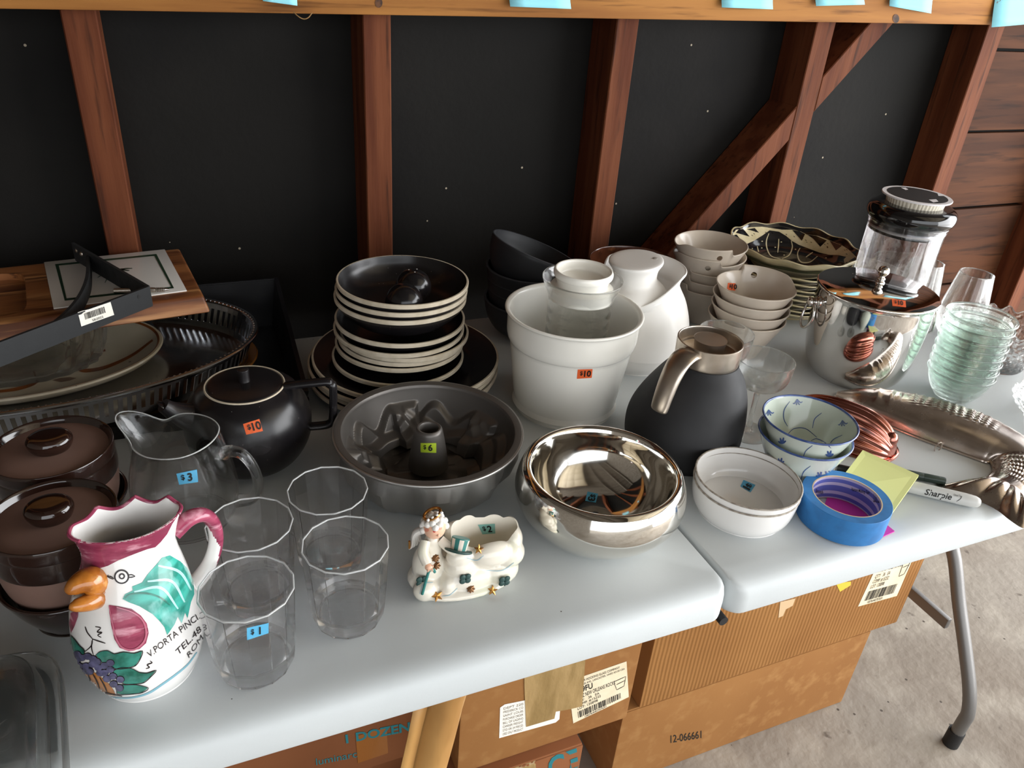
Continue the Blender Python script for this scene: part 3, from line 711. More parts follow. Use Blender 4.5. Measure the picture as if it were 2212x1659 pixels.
# ================================================================== glass pitcher
t = thing('glass_pitcher', 'clear glass pitcher with a looped handle and a pinched spout', 'pitcher', at(-.556, .308))
sd = math.radians(140)
def pit(a, r, z, i):
    # the wall pulled out to a spout at the rim
    k = max(0, (z - .074) / .045); d = math.cos(a - sd)
    w_ = max(0, d) ** 14; r2 = r * (1 - .06 * k * max(0, math.cos(2 * (a - sd))) * (1 - w_)) + .030 * k ** 1.5 * w_
    z2 = z + k * k * (.010 * w_ - .006 * math.exp(-((abs(math.atan2(math.sin(a - sd), math.cos(a - sd))) - .62) / .25) ** 2))
    return (r2 * math.cos(a), r2 * math.sin(a), z2)
pbody = lathe('pitcher_body', [(.0001, .0), (.040, .0), (.0455, .002), (.0540, .017), (.0575, .039), (.0560, .066), (.0495, .096), (.0457, .115), (.0460, .1175), (.0446, .1185), (.0434, .115), (.0470, .096), (.0535, .066), (.0549, .039), (.0515, .018), (.043, .0065), (.0001, .006)], glass, t, 96, pit, k=5)
hd = Vector((.93, -.36, 0)).normalized()
tube('handle', [hd * .0485 + Vector((0, 0, .095)), hd * .056 + Vector((0, 0, .100)), hd * .070 + Vector((0, 0, .096)), hd * .081 + Vector((0, 0, .076)), hd * .083 + Vector((0, 0, .052)), hd * .074 + Vector((0, 0, .034)), hd * .0560 + Vector((0, 0, .030))], [.0075, .007, .0062, .0058, .006, .0066, .0085], glass, t, 16)
V, F = tube_vf([Vector(pit(2 * PI * i / 120, .0453, .1180, 0)) for i in range(121)], .0007, 8, False); make('lip', V, F, mat('painted_lip_highlight', (.95, .97, .97), .22, trans=.55, ior=1.45), t)  # pale ring laid along the rim, its bright highlight put into the colour
Skin(pbody).tagprice(t, [(381, 1023), (425, 1014), (428, 1041), (387, 1047)], tag_blue, '$3')

# ================================================================== tumblers
tum = thing('tumbler', 'clear faceted glass tumbler with a blue price sticker', 'glass', at(-.509, .072), (0, 0, .1), 'faceted tumblers')
NFC = 14
def facet(a, r, z, i):
    k = 2 * PI / NFC; ph = (a % k) - k / 2; f = math.cos(k / 2) / math.cos(ph)
    amt = 1.0 if z > .004 else .8
    return (r * (1 + (f - 1) * amt) * math.cos(a), r * (1 + (f - 1) * amt) * math.sin(a), z)
def facet_in(a, r, z, i): return facet(a, r, z, i)
tp = [(.0001, .003), (.028, .003), (.0315, .0), (.0335, .0012), (.0360, .0075), (.0368, .014), (.0372, .016), (.0395, .045), (.0425, .0955), (.0422, .0963), (.0413, .0963), (.0410, .0955), (.0381, .05), (.0358, .024), (.033, .0185), (.027, .0165), (.0001, .0158)]
tbody = lathe('tumbler_body', tp, tumbler_glass, tum, NFC * 8, facet, raw=True, sharp=14)
lip_highlight = mat('painted_lip_highlight', (.95, .97, .97), .22, trans=.55, ior=1.45)  # whitish frosted ring that paints a light-catching edge on the rim
V, F = tube_vf([facet(2 * PI * i / 112, .0416, .0966, 0) for i in range(113)], .00085, 8, False); make('lip', V, F, lip_highlight, tum)
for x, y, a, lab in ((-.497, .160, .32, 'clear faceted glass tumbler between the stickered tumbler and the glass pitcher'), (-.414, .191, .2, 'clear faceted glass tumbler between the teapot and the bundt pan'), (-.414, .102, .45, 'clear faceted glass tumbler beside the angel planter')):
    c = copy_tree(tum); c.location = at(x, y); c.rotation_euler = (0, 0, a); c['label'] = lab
Skin(tbody).tagprice(tum, [(533, 1356), (580, 1345), (580, 1367), (534, 1382)], tag_blue, '$1')

# ================================================================== butter dish
t = thing('butter_dish', 'clear pressed glass covered butter dish with a sunburst base', 'dish', at(-.762, .035), (0, 0, math.radians(6)))
def rr(a, b, n=60): return oval(a, b, n, 4.5)
def shell(name, rings, m, parent, n=60, p=4.5, caps=(True, True)): return oval_shell(name, rings, m, parent, n, p, caps, 30)
shell('dish_base', [(.088, .100, 0), (.092, .104, .001), (.096, .108, .005), (.097, .109, .0085), (.0945, .1065, .009), (.090, .102, .006), (.0885, .1005, .0055)], glass, t)
shell('dish_cover', [(.0825, .0940, .0058), (.0830, .0945, .0058), (.0815, .093, .018), (.078, .0895, .030), (.072, .083, .0355), (.060, .07, .0375), (.03, .035, .0382), (.0005, .0005, .0383), (.0005, .0005, .0355), (.03, .035, .0354), (.058, .068, .0347), (.070, .081, .0327), (.0762, .0877, .028), (.0798, .0913, .018), (.0813, .0928, .0058), (.0825, .0940, .0058)], glass, t, caps=(False, False))
bm = bmesh.new()
for i in range(28):
    a = 2 * PI * i / 28; c = Vector((math.cos(a) * .034, math.sin(a) * .044, .0066)); ball_bm(bm, c, (.026, .0013, .0011), 10, 6, Matrix.Rotation(math.atan2(math.sin(a) * .044, math.cos(a) * .034), 3, 'Z'))
bm_obj('sunburst_rays', bm, glass, t)

# ================================================================== black teapot
t = thing('teapot', 'round matte black teapot with an angular handle and orange price sticker', 'teapot', at(-.474, .404))
body = lathe('teapot_body', [(.0001, 0), (.036, 0), (.040, .002), (.060, .016), (.0738, .040), (.0775, .063), (.0745, .084), (.0635, .105), (.050, .1148), (.047, .1165), (.0455, .115), (.0455, .110), (.0001, .109)], black_glaze, t, k=5)
lathe('rim_band', [(.0452, .115), (.0462, .1173), (.0478, .1173), (.0485, .1153)], bisque_edge, t, k=3)
lid = lathe('lid', [(.0001, .122), (.02, .1213), (.038, .1190), (.0445, .1175), (.0452, .1155)], black_glaze, t, k=4)
lathe('lid_knob', [(.0075, .1205), (.0068, .1265), (.0068, .1355), (.0062, .138), (.0001, .139)], black_glaze, lid, 24, k=4)
hx = Vector((.93, -.30, 0)).normalized()
tube('handle', [hx * .046 + Vector((0, 0, .108)), hx * .050 + Vector((0, 0, .1155)), hx * .050 + Vector((0, 0, .1155)), hx * .098 + Vector((0, 0, .1225)), hx * .104 + Vector((0, 0, .120)), hx * .1075 + Vector((0, 0, .113)), hx * .105 + Vector((0, 0, .070)), hx * .101 + Vector((0, 0, .061)), hx * .092 + Vector((0, 0, .0575)), hx * .070 + Vector((0, 0, .055))], .0068, black_glaze, t, 14, flat=.75)
sx = Vector((-.93, -.20, 0)).normalized()
tube('spout', [sx * .050 + Vector((0, 0, .080)), sx * .070 + Vector((0, 0, .091)), sx * .086 + Vector((0, 0, .103)), sx * .096 + Vector((0, 0, .114))], [.024, .017, .0115, .0085], black_glaze, t, 18)
ball('spout_mouth', sx * .0965 + Vector((0, 0, .1147)), (.0072, .0072, .0018), black_gloss, t, 14, 8, Matrix.Rotation(.7, 3, 'Y'))
Skin(body).tagprice(t, [(525, 916), (560, 905), (568, 931), (532, 939)], tag_orange, '$10')

# ================================================================== black plates and bowls with bare clay rims
px_, py_ = -.232, .553
def plate(name, R, foot, h, z, lab, cat, dx=0.0, dy=0.0, deep=False, e=.0060, grp='black dishes with bare clay rims'):
    o = thing(name, lab, cat, at(px_ + dx, py_ + dy, z), group=grp)
    if deep:
        out = [(foot - .004, .002), (foot, 0), (foot + .004, .001), (R * .72, h * .22), (R * .92, h * .62), (R, h - e)]
        inn = [(R - .0028, h), (R * .90, h * .62), (R * .70, h * .27), (foot * .8, .006), (.0001, .005)]
    else:
        out = [(foot - .004, .0025), (foot, 0), (foot + .005, .0012), (R * .80, h * .40), (R * .93, h * .70), (R, h - e)]
        inn = [(R - .0028, h), (R * .90, h * .80), (R * .74, h * .50), (foot, h * .3 + .001), (.0001, h * .28 + .001)]
    lathe('body', [(.0001, .0025)] + out, black_glaze, o, 80, k=4)
    lathe('rim_edge', [(R, h - e), (R + .0004, h - .001), (R - .0006, h), (R - .0028, h)], bisque_edge, o, 80, raw=True)
    lathe('well', inn, black_glaze, o, 80, k=4)
    return o
z = 0.0
names = ['lowest', 'second', 'third', 'topmost']
for i in range(4):
    R = .1435 - (.002 if i == 3 else 0); plate('dinner_plate', R, .085, .025, .0105 * i, 'black dinner plate with a bare clay rim, %s of the four widest in the stack' % names[i], 'plate', .004 * (i % 2), -.003 * i)
z = .0105 * 3 + .0085
plate('salad_plate', .0985, .06, .021, z, 'black salad plate with a bare clay rim lying on the dinner plates', 'plate', -.010, -.014)
for i in range(4):
    plate('soup_plate', .0965 - .0008 * (i % 2) + (.002 if i == 3 else 0), .05, .030 - .001 * i, z + .0065 + .0088 * i, 'black soup plate with a bare clay rim, %s of four above the salad plate' % names[i], 'plate', .004 * ((i * 7) % 3 - 1), .002 * (i % 2), True)
zb_ = z + .0065 + .0088 * 3 + .007
for i in range(4):
    hb = .046; zz = zb_ + (.0 if i == 0 else .014 + .0112 * i)
    if i == 0: plate('wide_bowl', .0965, .05, .036, zz, 'black wide bowl with a bare clay rim under the three deep bowls', 'bowl', -.003, 0, True)
    else: plate('deep_bowl', .0975 - .0004 * i, .042, hb, zz, 'black deep bowl with a bare clay rim, %s of three' % ['', 'lowest', 'middle', 'topmost holding two balls'][i], 'bowl', .002 * (i - 2), .001 * i, True)
ztop = zb_ + .014 + .0336 + .0075
shk = mat('ball_glaze', '#151314', 0.18, n=('#221d1c', (30, 30, 30), 3, .45, .65), specks=('#a49d95', 220, .05))
for (px, py), hole, lab in (((873, 652), 0, 'black ceramic ball shaker without holes showing in the top bowl'), ((893, 619), 3, 'black ceramic ball shaker with pour holes on top in the top bowl')):
    r = .0265; c = un(px, py, ztop + r + .003)
    o = thing('ball_shaker', lab, 'shaker', (c.x, c.y, c.z - r), group='ball shakers')
    ball('ball', (0, 0, r), r, shk, o, 32, 20)
    for k in range(hole):
        a = 2.1 * k + .5; d = Vector((math.cos(a) * .25, math.sin(a) * .25, .93)).normalized(); ball('pour_hole', Vector((0, 0, r)) + d * r, (.0011, .0011, .0004), white_glaze, o, 8, 5)
def sm(x, a, b): x = max(0, min(1, (x - a) / (b - a))); return x * x * (3 - 2 * x)
# ================================================================== rooster jug
rooster_white = mat('rooster_glaze', '#efedea', 0.1, coat=.5)
crimson = mat('rooster_crimson', '#a04660', 0.18, coat=.4, n=[('#84304b', (35, 35, 110), 5, .42, .6), ('#cf93a2', (50, 50, 160), 4, .56, .7)])
teal_p = mat('rooster_teal', '#3fae9f', 0.15, coat=.4, n=[('#1f8273', (40, 40, 90), 5, .42, .62), ('#9fd8d4', (50, 50, 25), 4, .55, .75)])
leaf_p = mat('leaf_teal', '#3b8c7c', 0.15, coat=.4, n=[('#1d5f50', (70, 70, 70), 4, .4, .65)])
grape_p = mat('grape_paint', '#4c4a66', 0.15, coat=.4, n=('#6a688c', (120, 120, 120), 3, .4, .65))
beak_p = mat('beak_orange', '#b9742d', 0.15, coat=.5, n=[('#94541a', (60, 60, 60), 5, .42, .62), ('#d79a4f', (80, 80, 80), 3, .58, .75)])
line_p = mat('paint_line', '#231a1c', 0.3)
t = thing('rooster_jug', 'painted rooster jug with a crimson comb and teal wing', 'jug', at(-.603, .101))
prof = [(.0001, 0), (.039, 0), (.042, .0015), (.0490, .018), (.0540, .043), (.0535, .068), (.0490, .095), (.0425, .120), (.0375, .138), (.0360, .150), (.0380, .163), (.0405, .170), (.0402, .1712), (.0375, .1705), (.0345, .162), (.0325, .150), (.034, .138), (.039, .12), (.0455, .095), (.0495, .068), (.048, .045), (.04, .012), (.0001, .008)]
def roo(a, r, z, i):
    k = max(0.0, (z - .135) / .04); sx = 1 + .03 * k; sy = 1 - .46 * sm(z, .105, .172)
    back = max(0.0, math.sin(a)); left = max(0, -math.cos(a))
    zz = z + k * k * (.011 * back * (1 - abs(math.sin(4.2 * a + .3))) ** 1.0 + .006 * max(0, math.cos(a)) ** 2 - .003 * max(0, -math.sin(a + .55)))
    rx = r * (1 + .09 * k * left ** 6)
    return (rx * sx * math.cos(a) + .010 * min(1.1, max(0, (z - .09) / .08)), r * sy * math.sin(a), zz)
rb = lathe('jug_body', prof, rooster_white, t, 120, roo, k=6)
hp = [(.042, .003, .148), (.056, .009, .156), (.068, .016, .151), (.0745, .021, .134), (.0735, .023, .110), (.064, .020, .088), (.046, .012, .072)]
hd = tube('handle', hp, [.0085, .0085, .0085, .008, .0075, .0075, .0085], rooster_white, t, 32, 10, flat=.75)
hd.data.materials.append(crimson)
for p in hd.data.polygons:
    c = p.center
    if c.z > .140 or (c.x - .030) + .3 * abs(c.z - .11) > .0475: p.material_index = 1
RS = Skin(rb); rp = lambda x, y: (120 + x / 3.53, 1060 + y / 3.53)
def RP(L): return [rp(*p) for p in L]
RS.poly('comb_paint', RP([(140, 600), (150, 420), (120, 340), (90, 290), (100, 262), (160, 285), (300, 310), (450, 318), (520, 290), (600, 250), (690, 225), (790, 195), (870, 150), (945, 95), (955, 130), (930, 190), (890, 250), (850, 330), (800, 392), (760, 430), (700, 445), (600, 482), (480, 530), (400, 572), (290, 606), (200, 612)]), crimson, t, .0003, step=2.4, maxlen=.010, outer=Vector(t.location))
# crimson lip of the comb along the far side of the mouth
lipv = [roo(a, .0402, .1712, 0) for a in np.linspace(-.35, PI + .55, 90)]
o = tube('comb_edge', [Vector(p) for p in lipv], .0017, crimson, t, 8, raw=True)
RS.poly('cheek_paint', RP([(410, 870), (480, 880), (580, 900), (650, 950), (695, 1010), (710, 1080), (690, 1160), (640, 1205), (560, 1222), (490, 1195), (450, 1130), (425, 1020), (412, 930)]), crimson, t, .0005, step=4)
RS.line('cheek_ridge', RP([(412, 872), (440, 1010), (470, 1130), (520, 1195), (600, 1205), (670, 1150), (690, 1070), (660, 980), (580, 920), (470, 885)]), 4, mat('rooster_pink', '#b9687d', .15, coat=.4), t, .0012)
RS.poly('cheek_paint', RP([(108, 1010), (120, 930), (180, 905), (175, 960), (150, 1030), (122, 1085)]), crimson, t, .0005, step=4)
RS.poly('wing_paint', RP([(512, 825), (530, 790), (590, 760), (585, 730), (660, 700), (700, 640), (770, 560), (810, 510), (870, 492), (950, 540), (1000, 590), (1050, 690), (1055, 790), (1030, 850), (1005, 970), (985, 930), (960, 1010), (930, 960), (905, 1020), (850, 1100), (830, 1040), (790, 990), (740, 940), (690, 910), (640, 880), (560, 850)]), teal_p, t, .0004, step=4)
for a, b, c in (((600, 770), (800, 740), (930, 900)), ((700, 690), (880, 690), (980, 850)), ((780, 570), (940, 620), (1030, 760))): RS.line('wing_stroke', RP([a, b, c]), 6, mat('pale_teal', '#a9ddd8', .15, coat=.4), t, .0007)
RS.line('wing_stroke', RP([(530, 820), (570, 790), (680, 780), (790, 810), (870, 870)]), 4, leaf_p, t, .0008)
RS.poly('eye_ring', RP([(505 + 58 * math.cos(a), 655 + 56 * math.sin(a)) for a in np.linspace(0, 2 * PI, 26)[:-1]]), line_p, t, .0004, step=3)
RS.poly('eye_white', RP([(505 + 45 * math.cos(a), 655 + 44 * math.sin(a)) for a in np.linspace(0, 2 * PI, 26)[:-1]]), rooster_white, t, .0007, step=3)
RS.poly('eye_pupil', RP([(508 + 24 * math.cos(a), 650 + 24 * math.sin(a)) for a in np.linspace(0, 2 * PI, 20)[:-1]]), line_p, t, .0010, step=3)
RS.poly('eye_pupil', RP([(508 + 12 * math.cos(a), 650 + 12 * math.sin(a)) for a in np.linspace(0, 2 * PI, 14)[:-1]]), rooster_white, t, .0013, step=3)
for L in ([(400, 650), (425, 655), (448, 672)], [(405, 640), (400, 655), (440, 675)], [(553, 645), (580, 640), (608, 652)], [(553, 660), (580, 660), (606, 653)]): RS.line('eye_line', RP(L), 2.4, line_p, t)
for L in ([(228, 1035), (245, 1080), (285, 1130)], [(285, 1130), (330, 1145), (382, 1162)], [(285, 1130), (275, 1180), (228, 1225)], [(280, 1140), (278, 1200), (290, 1250)],
          [(305, 1035), (345, 1045), (320, 1075), (355, 1080), (325, 1100), (350, 1118)], [(720, 1295), (735, 1310), (700, 1325), (715, 1345), (690, 1355)]): RS.line('painted_stem', RP(L), 2.6, line_p, t)
leaves = [[(310, 1250), (340, 1225), (400, 1215), (450, 1240), (520, 1225), (600, 1235), (662, 1218), (650, 1270), (610, 1330), (540, 1350), (470, 1355), (420, 1340), (350, 1300)],
          [(440, 1370), (500, 1345), (580, 1350), (640, 1380), (700, 1385), (768, 1365), (720, 1420), (670, 1460), (600, 1470), (530, 1470), (470, 1430)],
          [(470, 1470), (530, 1475), (620, 1475), (708, 1500), (660, 1535), (590, 1545), (510, 1550), (470, 1540)],
          [(118, 1100), (150, 1130), (190, 1180), (225, 1215), (215, 1260), (160, 1260), (130, 1200)]]
for L in leaves:
    RS.poly('painted_leaf', RP(L), leaf_p, t, .0004, step=4); RS.line('leaf_outline', RP(L + [L[0]]), 1.8, line_p, t, .0008, 3)
RS.poly('painted_basket', RP([(205, 1380), (260, 1365), (330, 1400), (370, 1440), (420, 1480), (450, 1530), (460, 1562), (350, 1545), (270, 1500), (225, 1440)]), mat('basket_paint', '#c07f45', .15, coat=.4, n=('#a0652f', (60, 60, 60), 3, .4, .6)), t, .0004, step=4)
for L in ([(290, 1395), (320, 1450), (340, 1510)], [(340, 1420), (375, 1480), (395, 1530)], [(250, 1390), (265, 1430), (275, 1480)], [(270, 1495), (360, 1530), (510, 1562)]): RS.line('basket_line', RP(L), 3, line_p, t, .0007)
rnd = random.Random(4)
for x, y in [(165, 1290), (205, 1270), (250, 1260), (185, 1335), (235, 1335), (285, 1320), (330, 1345), (215, 1380), (265, 1375), (320, 1300), (375, 1330), (290, 1280), (345, 1385), (375, 1385), (420, 1360), (395, 1430), (440, 1410), (495, 1435), (445, 1470), (490, 1500), (170, 1245), (420, 1310)]:
    C_ = [(x + 33 * math.cos(a), y + 28 * math.sin(a)) for a in np.linspace(0, 2 * PI, 17)[:-1]]
    RS.poly('grape_outline', RP(C_), line_p, t, .0005, step=4); RS.poly('painted_grape', RP([(x + (p - x) * .88, y + (q - y) * .88) for p, q in C_]), grape_p, t, .0008, step=4)
RS.line('blue_line', RP([(420, 1572), (560, 1578), (700, 1545), (820, 1470), (930, 1390), (1010, 1320), (1075, 1230)]), 4.5, mat('pale_blue_line', '#7fb4c4', .15, coat=.4), t, .0004)
RS.text('written_word', 'V.PORTA PINCI.', [rp(690, 1225), rp(1075, 925), rp(1105, 985), rp(720, 1285)], 0, .8, .75, line_p, t, .0006, -.004, width=1.0)
RS.text('written_word', 'TEL.48', [rp(905, 1210), rp(1090, 1020), rp(1115, 1080), rp(935, 1270)], 0, .8, .72, line_p, t, .0006, -.004, width=1.0)
RS.text('written_word', 'ROM', [rp(990, 1240), rp(1100, 1090), rp(1130, 1140), rp(1015, 1290)], 0, .8, .7, line_p, t, .0006, -.004, width=1.0)
# beak: two lobes open over the white mouth
Mi = wm(t).inverted(); h0 = Mi @ RS.hit(*rp(290, 730), 0); toC = (Vector(CAM) - wm(t) @ h0).normalized()
def bp(x, y, f): # point on a plane through the beak root that faces the viewer, then pulled forward
    d = Vector(ray(*rp(x, y))); c = wm(t) @ h0; s = (c - Vector(CAM)).dot(-toC) / d.dot(-toC); return Mi @ (Vector(CAM) + d * s + toC * f)
def lobe(name, pts, rad): tube(name, [bp(*p) for p in pts], rad, beak_p, t, 16, 5)
lobe('upper_beak', [(345, 715, -.012), (270, 690, .004), (190, 705, .009), (120, 755, .010), (96, 782, .009)], [.013, .0125, .0095, .006, .0025])
lobe('lower_beak', [(355, 790, -.010), (300, 830, .000), (220, 860, .006), (140, 875, .008), (112, 872, .0075)], [.0105, .0085, .0068, .0048, .0022])
lobe('beak_corner', [(340, 700, -.006), (372, 750, -.004), (360, 810, -.006)], [.007, .0095, .007])
ball('beak_mouth', bp(250, 800, -.004), (.012, .006, .004), rooster_white, t, 16, 10)

# ================================================================== bundt pan
pan_out = mat('pan_cast_silver', '#a9a7a3', 0.42, metal=.85, bump=((300, 300, 300), .1, .0006))
pan_in = mat('pan_nonstick', '#67635f', 0.36, metal=.55, rn=(60, .44))
t = thing('bundt_pan', 'castle-shaped bundt pan with dark nonstick inside and lime price sticker', 'baking pan', at(-.268, .300))
def sect(a, q): return (a * q / (2 * PI)) % 1.0
def tower(a):                       # five towers round the wall: 1 at a tower's middle
    s = abs(sect(a + .25, 5) - .5) * 2; return max(0.0, min(1.0, (s - .62) / .12)) if False else max(0.0, min(1.0, (.36 - abs(sect(a + .25, 5) - .5)) / .03 * .5 + .5)) * 0 + (1.0 if abs(sect(a + .25, 5) - .5) < .16 else 0.0)
def sm(x, a, b): x = max(0, min(1, (x - a) / (b - a))); return x * x * (3 - 2 * x)
def relief(a, h):
    """how far the wall steps inward at angle a and height share h (0 floor, 1 rim)"""
    s = sect(a + .25, 5) - .5; tw = 1 - sm(abs(s), .13, .18)
    battl = 1 - sm(h, .60, .72)
    ridge = .42 + .16 * math.cos(5 * a * 2 + 1.0) + .05 * math.sin(11 * a)
    hill = 1 - sm(h, ridge, ridge + .12)
    ridge2 = .20 + .10 * math.sin(5 * a + .5) + .05 * math.cos(9 * a)
    hill2 = 1 - sm(h, ridge2, ridge2 + .12)
    roof = 1 - sm(h + abs(s) * 1.6, .56, .70)
    return .0075 * tw * battl + .009 * hill + .011 * hill2 + .005 * tw * roof
inn = [(.1085, .0785), (.107, .076)] + [(.107 - .020 * (1 - h) ** 1.3, .014 + .062 * h) for h in np.linspace(.97, 0, 60)] + [(.078, .0105), (.066, .008), (.052, .008), (.040, .011), (.031, .016), (.0265, .022)]
def fin(a, r, z, i):
    h = (z - .014) / .062
    d = relief(a, h) if 0 <= h <= .98 else 0.0
    if i >= 62 and r > .03: z += .006 * math.sin(5 * a + r * 120) * sm(r, .03, .05)
    r2 = r - d
    return (r2 * math.cos(a), r2 * math.sin(a), z)
V, F = lathe_vf(inn, 320, fin); pi_ = make('pan_interior', V, F, pan_in, t, sharp=30)
V, F = lathe_vf([(.026, .0225), (.0235, .04), (.0205, .060), (.0175, .0755), (.0165, .0785), (.0145, .0800), (.0125, .0795), (.0115, .077), (.0115, .03)], 48); cone = make('centre_cone', V, F, pan_in, t)
def fout(a, r, z, i):
    h = z / .075; s = sect(a + .25, 5) - .5
    d = .010 * abs(math.sin(5 * a + .8)) ** .7 * sm(h, .03, .4) * (1 - sm(h, .75, .97)) + .0045 * (1 - sm(abs(s), .15, .18)) * (1 - sm(h, .6, .8)) * -1
    return ((r + d) * math.cos(a), (r + d) * math.sin(a), z)
out = [(.0118, .012), (.03, .006), (.06, .0015), (.072, 0), (.080, .001), (.0905, .012), (.0985, .030), (.105, .050), (.1085, .068), (.1095, .0735), (.117, .0740), (.1192, .0752), (.1195, .0775), (.1188, .0788), (.116, .0790), (.1085, .0785)]
mi_n = 180; V, F = lathe_vf(out, mi_n, fout); make('pan_shell', V, F, pan_out, t, sharp=30)
V, F = lathe_vf([(.1084, .0787), (.112, .0793), (.1165, .0793)], 120); make('dark_rim', V, F, pan_in, t)
Skin(cone).tagprice(t, [(909, 957), (942, 957), (942, 978), (909, 977)], tag_green, '$6')

# ================================================================== angel planter
ang_w = mat('pearl_white_glaze', '#e9e2d3', 0.16, coat=.6, n=('#dfe6c8', (18, 18, 18), 3, .55, .8))
ang_in = mat('planter_inside', '#d6c8ab', 0.3, coat=.2)
skin_p = mat('angel_skin', '#e6b79b', 0.3); hair_p = mat('angel_hair', '#ece8e1', 0.22, coat=.3)
dk_green = mat('spruce_green', '#2d4a46', 0.5, bump=((400, 400, 400), .5, .001)); teal_c = mat('cane_teal', '#357a74', 0.4, bump=((400, 400, 400), .3, .0006))
t = thing('angel_planter', 'cream ceramic angel planter with a striped top hat and gold stars', 'planter', at(-.283, .112), (0, 0, -.06))
bm = bmesh.new()
def E_(c, r, rot=None): ball_bm(bm, c, r, 24, 16, rot)
for c, r in (((-.040, .004, .012), (.024, .024, .014)), ((-.042, .003, .030), (.0175, .0165, .028)), ((-.039, .003, .048), (.0115, .011, .020)), ((-.038, .003, .062), (.0085, .0085, .010)),
             ((-.048, -.014, .011), (.014, .012, .013)), ((-.024, -.016, .012), (.011, .011, .014)), ((.000, -.010, .014), (.036, .018, .020)), ((.034, -.008, .016), (.024, .019, .018)),
             ((.045, -.006, .036), (.019, .018, .017)), ((.020, .004, .034), (.040, .024, .028)), ((.024, -.013, .044), (.024, .013, .0155)), ((-.010, -.010, .046), (.016, .011, .012)), ((-.008, -.008, .033), (.02, .016, .014)),
             ((.052, .004, .047), (.012, .017, .016)), ((-.004, -.008, .006), (.056, .026, .0085)), ((.0, .010, .018), (.05, .022, .020)), ((.012, .018, .05), (.034, .012, .018)), ((-.008, .016, .058), (.014, .010, .013)), ((.006, .020, .062), (.012, .008, .010)), ((.034, .019, .058), (.014, .008, .010)), ((.052, .012, .056), (.010, .012, .010))):
    E_(c, r)
geo = [v for v in bm.verts if v.co.z < 0]
for v in geo: v.co.z = 0.0
ab = bm_obj('planter_body', bm, ang_w, t)
applied(ab, [('REMESH', {'mode': 'VOXEL', 'voxel_size': .0013}), ('SMOOTH', {'factor': .5, 'iterations': 6})])
cb = bmesh.new()
V, F = lathe_vf([(.0001, .022), (.6, .023), (.8, .032), (.87, .045), (.93, .060), (1.0, .09), (.0001, .09)], 40, lambda a, r, z, i: (.021 + r * .040 * math.cos(a), .006 + r * .0195 * math.sin(a), z))
cut = make('cut', V, F, ang_in); cut.matrix_world = wm(t)
md = ab.modifiers.new('b', 'BOOLEAN'); md.operation = 'DIFFERENCE'; md.object = cut; md.solver = 'EXACT'
dg = bpy.context.evaluated_depsgraph_get(); dg.update(); ab.data = bpy.data.meshes.new_from_object(ab.evaluated_get(dg)); ab.modifiers.clear(); bpy.data.objects.remove(cut)
ab.data.polygons.foreach_set('use_smooth', [True] * len(ab.data.polygons)); ab.data.set_sharp_from_angle(angle=.9)
hc = Vector((-.036, .002, .081))
fr = Matrix.Rotation(-.1, 3, 'Z') @ Matrix.Rotation(.55, 3, 'X') @ Matrix.Rotation(.25, 3, 'Y')
hdm = ball('head', hc, (.0118, .0118, .0128), skin_p, t, 28, 20)
bm = bmesh.new()
for k in range(46):
    u = k * 2.399; z_ = 1 - (k + .5) / 46 * 1.35; rr_ = math.sqrt(max(0, 1 - z_ * z_)); d = Vector((rr_ * math.cos(u), rr_ * math.sin(u), z_))
    if d.y < -.25 and d.z < .52: continue
    ball_bm(bm, hc + Vector((d.x * .0122, d.y * .0122 + .0008, d.z * .0132)), .0038, 10, 7)
bm_obj('hair', bm, hair_p, t)
V, F = tube_vf([hc + Vector((.0085 * math.cos(a) - .002, .0075 * math.sin(a) + .003, .0158 + .0035 * math.cos(a))) for a in np.linspace(0, 2 * PI, 25)], .0016, 8, False); halo = make('halo', V, F, gold, t)
for k in range(4): ball('halo_bead', hc + Vector((-.008 + .0048 * k, -.004 + .0004 * k, .0145 + .0018 * k)), .0018, white_glaze, halo, 10, 7)
HS = Skin(hdm)
hx_, hy_ = 936, 1137
for dx, dy, m_, rr2 in ((-10, -2, mat('eye_blue', '#58708c', .3), 3.6), (8, -6, mat('eye_blue', '#58708c', .3), 3.6), (2, 11, mat('lip_red', '#c2382f', .3), 3.0), (-14, 8, mat('blush', '#e08d74', .35), 5), (14, 4, mat('blush', '#e08d74', .35), 5)):
    HS.poly('painted_face', [(hx_ + dx + rr2 * math.cos(a), hy_ + dy + rr2 * .75 * math.sin(a)) for a in np.linspace(0, 2 * PI, 13)[:-1]], m_, hdm, .0003, step=2)
for dx, dy in ((-11, -10), (8, -14)): HS.line('painted_brow', [(hx_ + dx - 4, hy_ + dy + 1), (hx_ + dx, hy_ + dy - 1), (hx_ + dx + 4, hy_ + dy)], 1.1, line_p, hdm)
ball('nose', hc + Vector((.001, -.0122, -.001)), .0015, skin_p, hdm, 10, 7)
tube('arm', [(-.046, 0, .066), (-.050, -.008, .058), (-.0475, -.0155, .049)], [.0058, .006, .0058], ang_w, t, 12)
hn = bmesh.new(); ball_bm(hn, (-.0465, -.0185, .0465), (.0042, .0036, .0038))
for k in range(4): ball_bm(hn, (-.0482 + .0016 * k, -.0215, .0452 - .0004 * abs(k - 1.5)), (.001, .0014, .0022), 8, 6)
ball_bm(hn, (-.0428, -.0195, .0475), (.0012, .0012, .002), 8, 6); bm_obj('hand', hn, skin_p, t)
tube('arm', [(-.030, 0, .064), (-.022, -.008, .058), (-.016, -.012, .054)], [.0055, .0055, .005], ang_w, t, 12)
tube('cane', [(-.0405, -.0205, .0400), (-.0425, -.021, .0445), (-.0468, -.0215, .0440), (-.0495, -.0225, .036), (-.0525, -.0235, .024), (-.0545, -.0240, .0155)], .0015, teal_c, t, 8)
wg = []
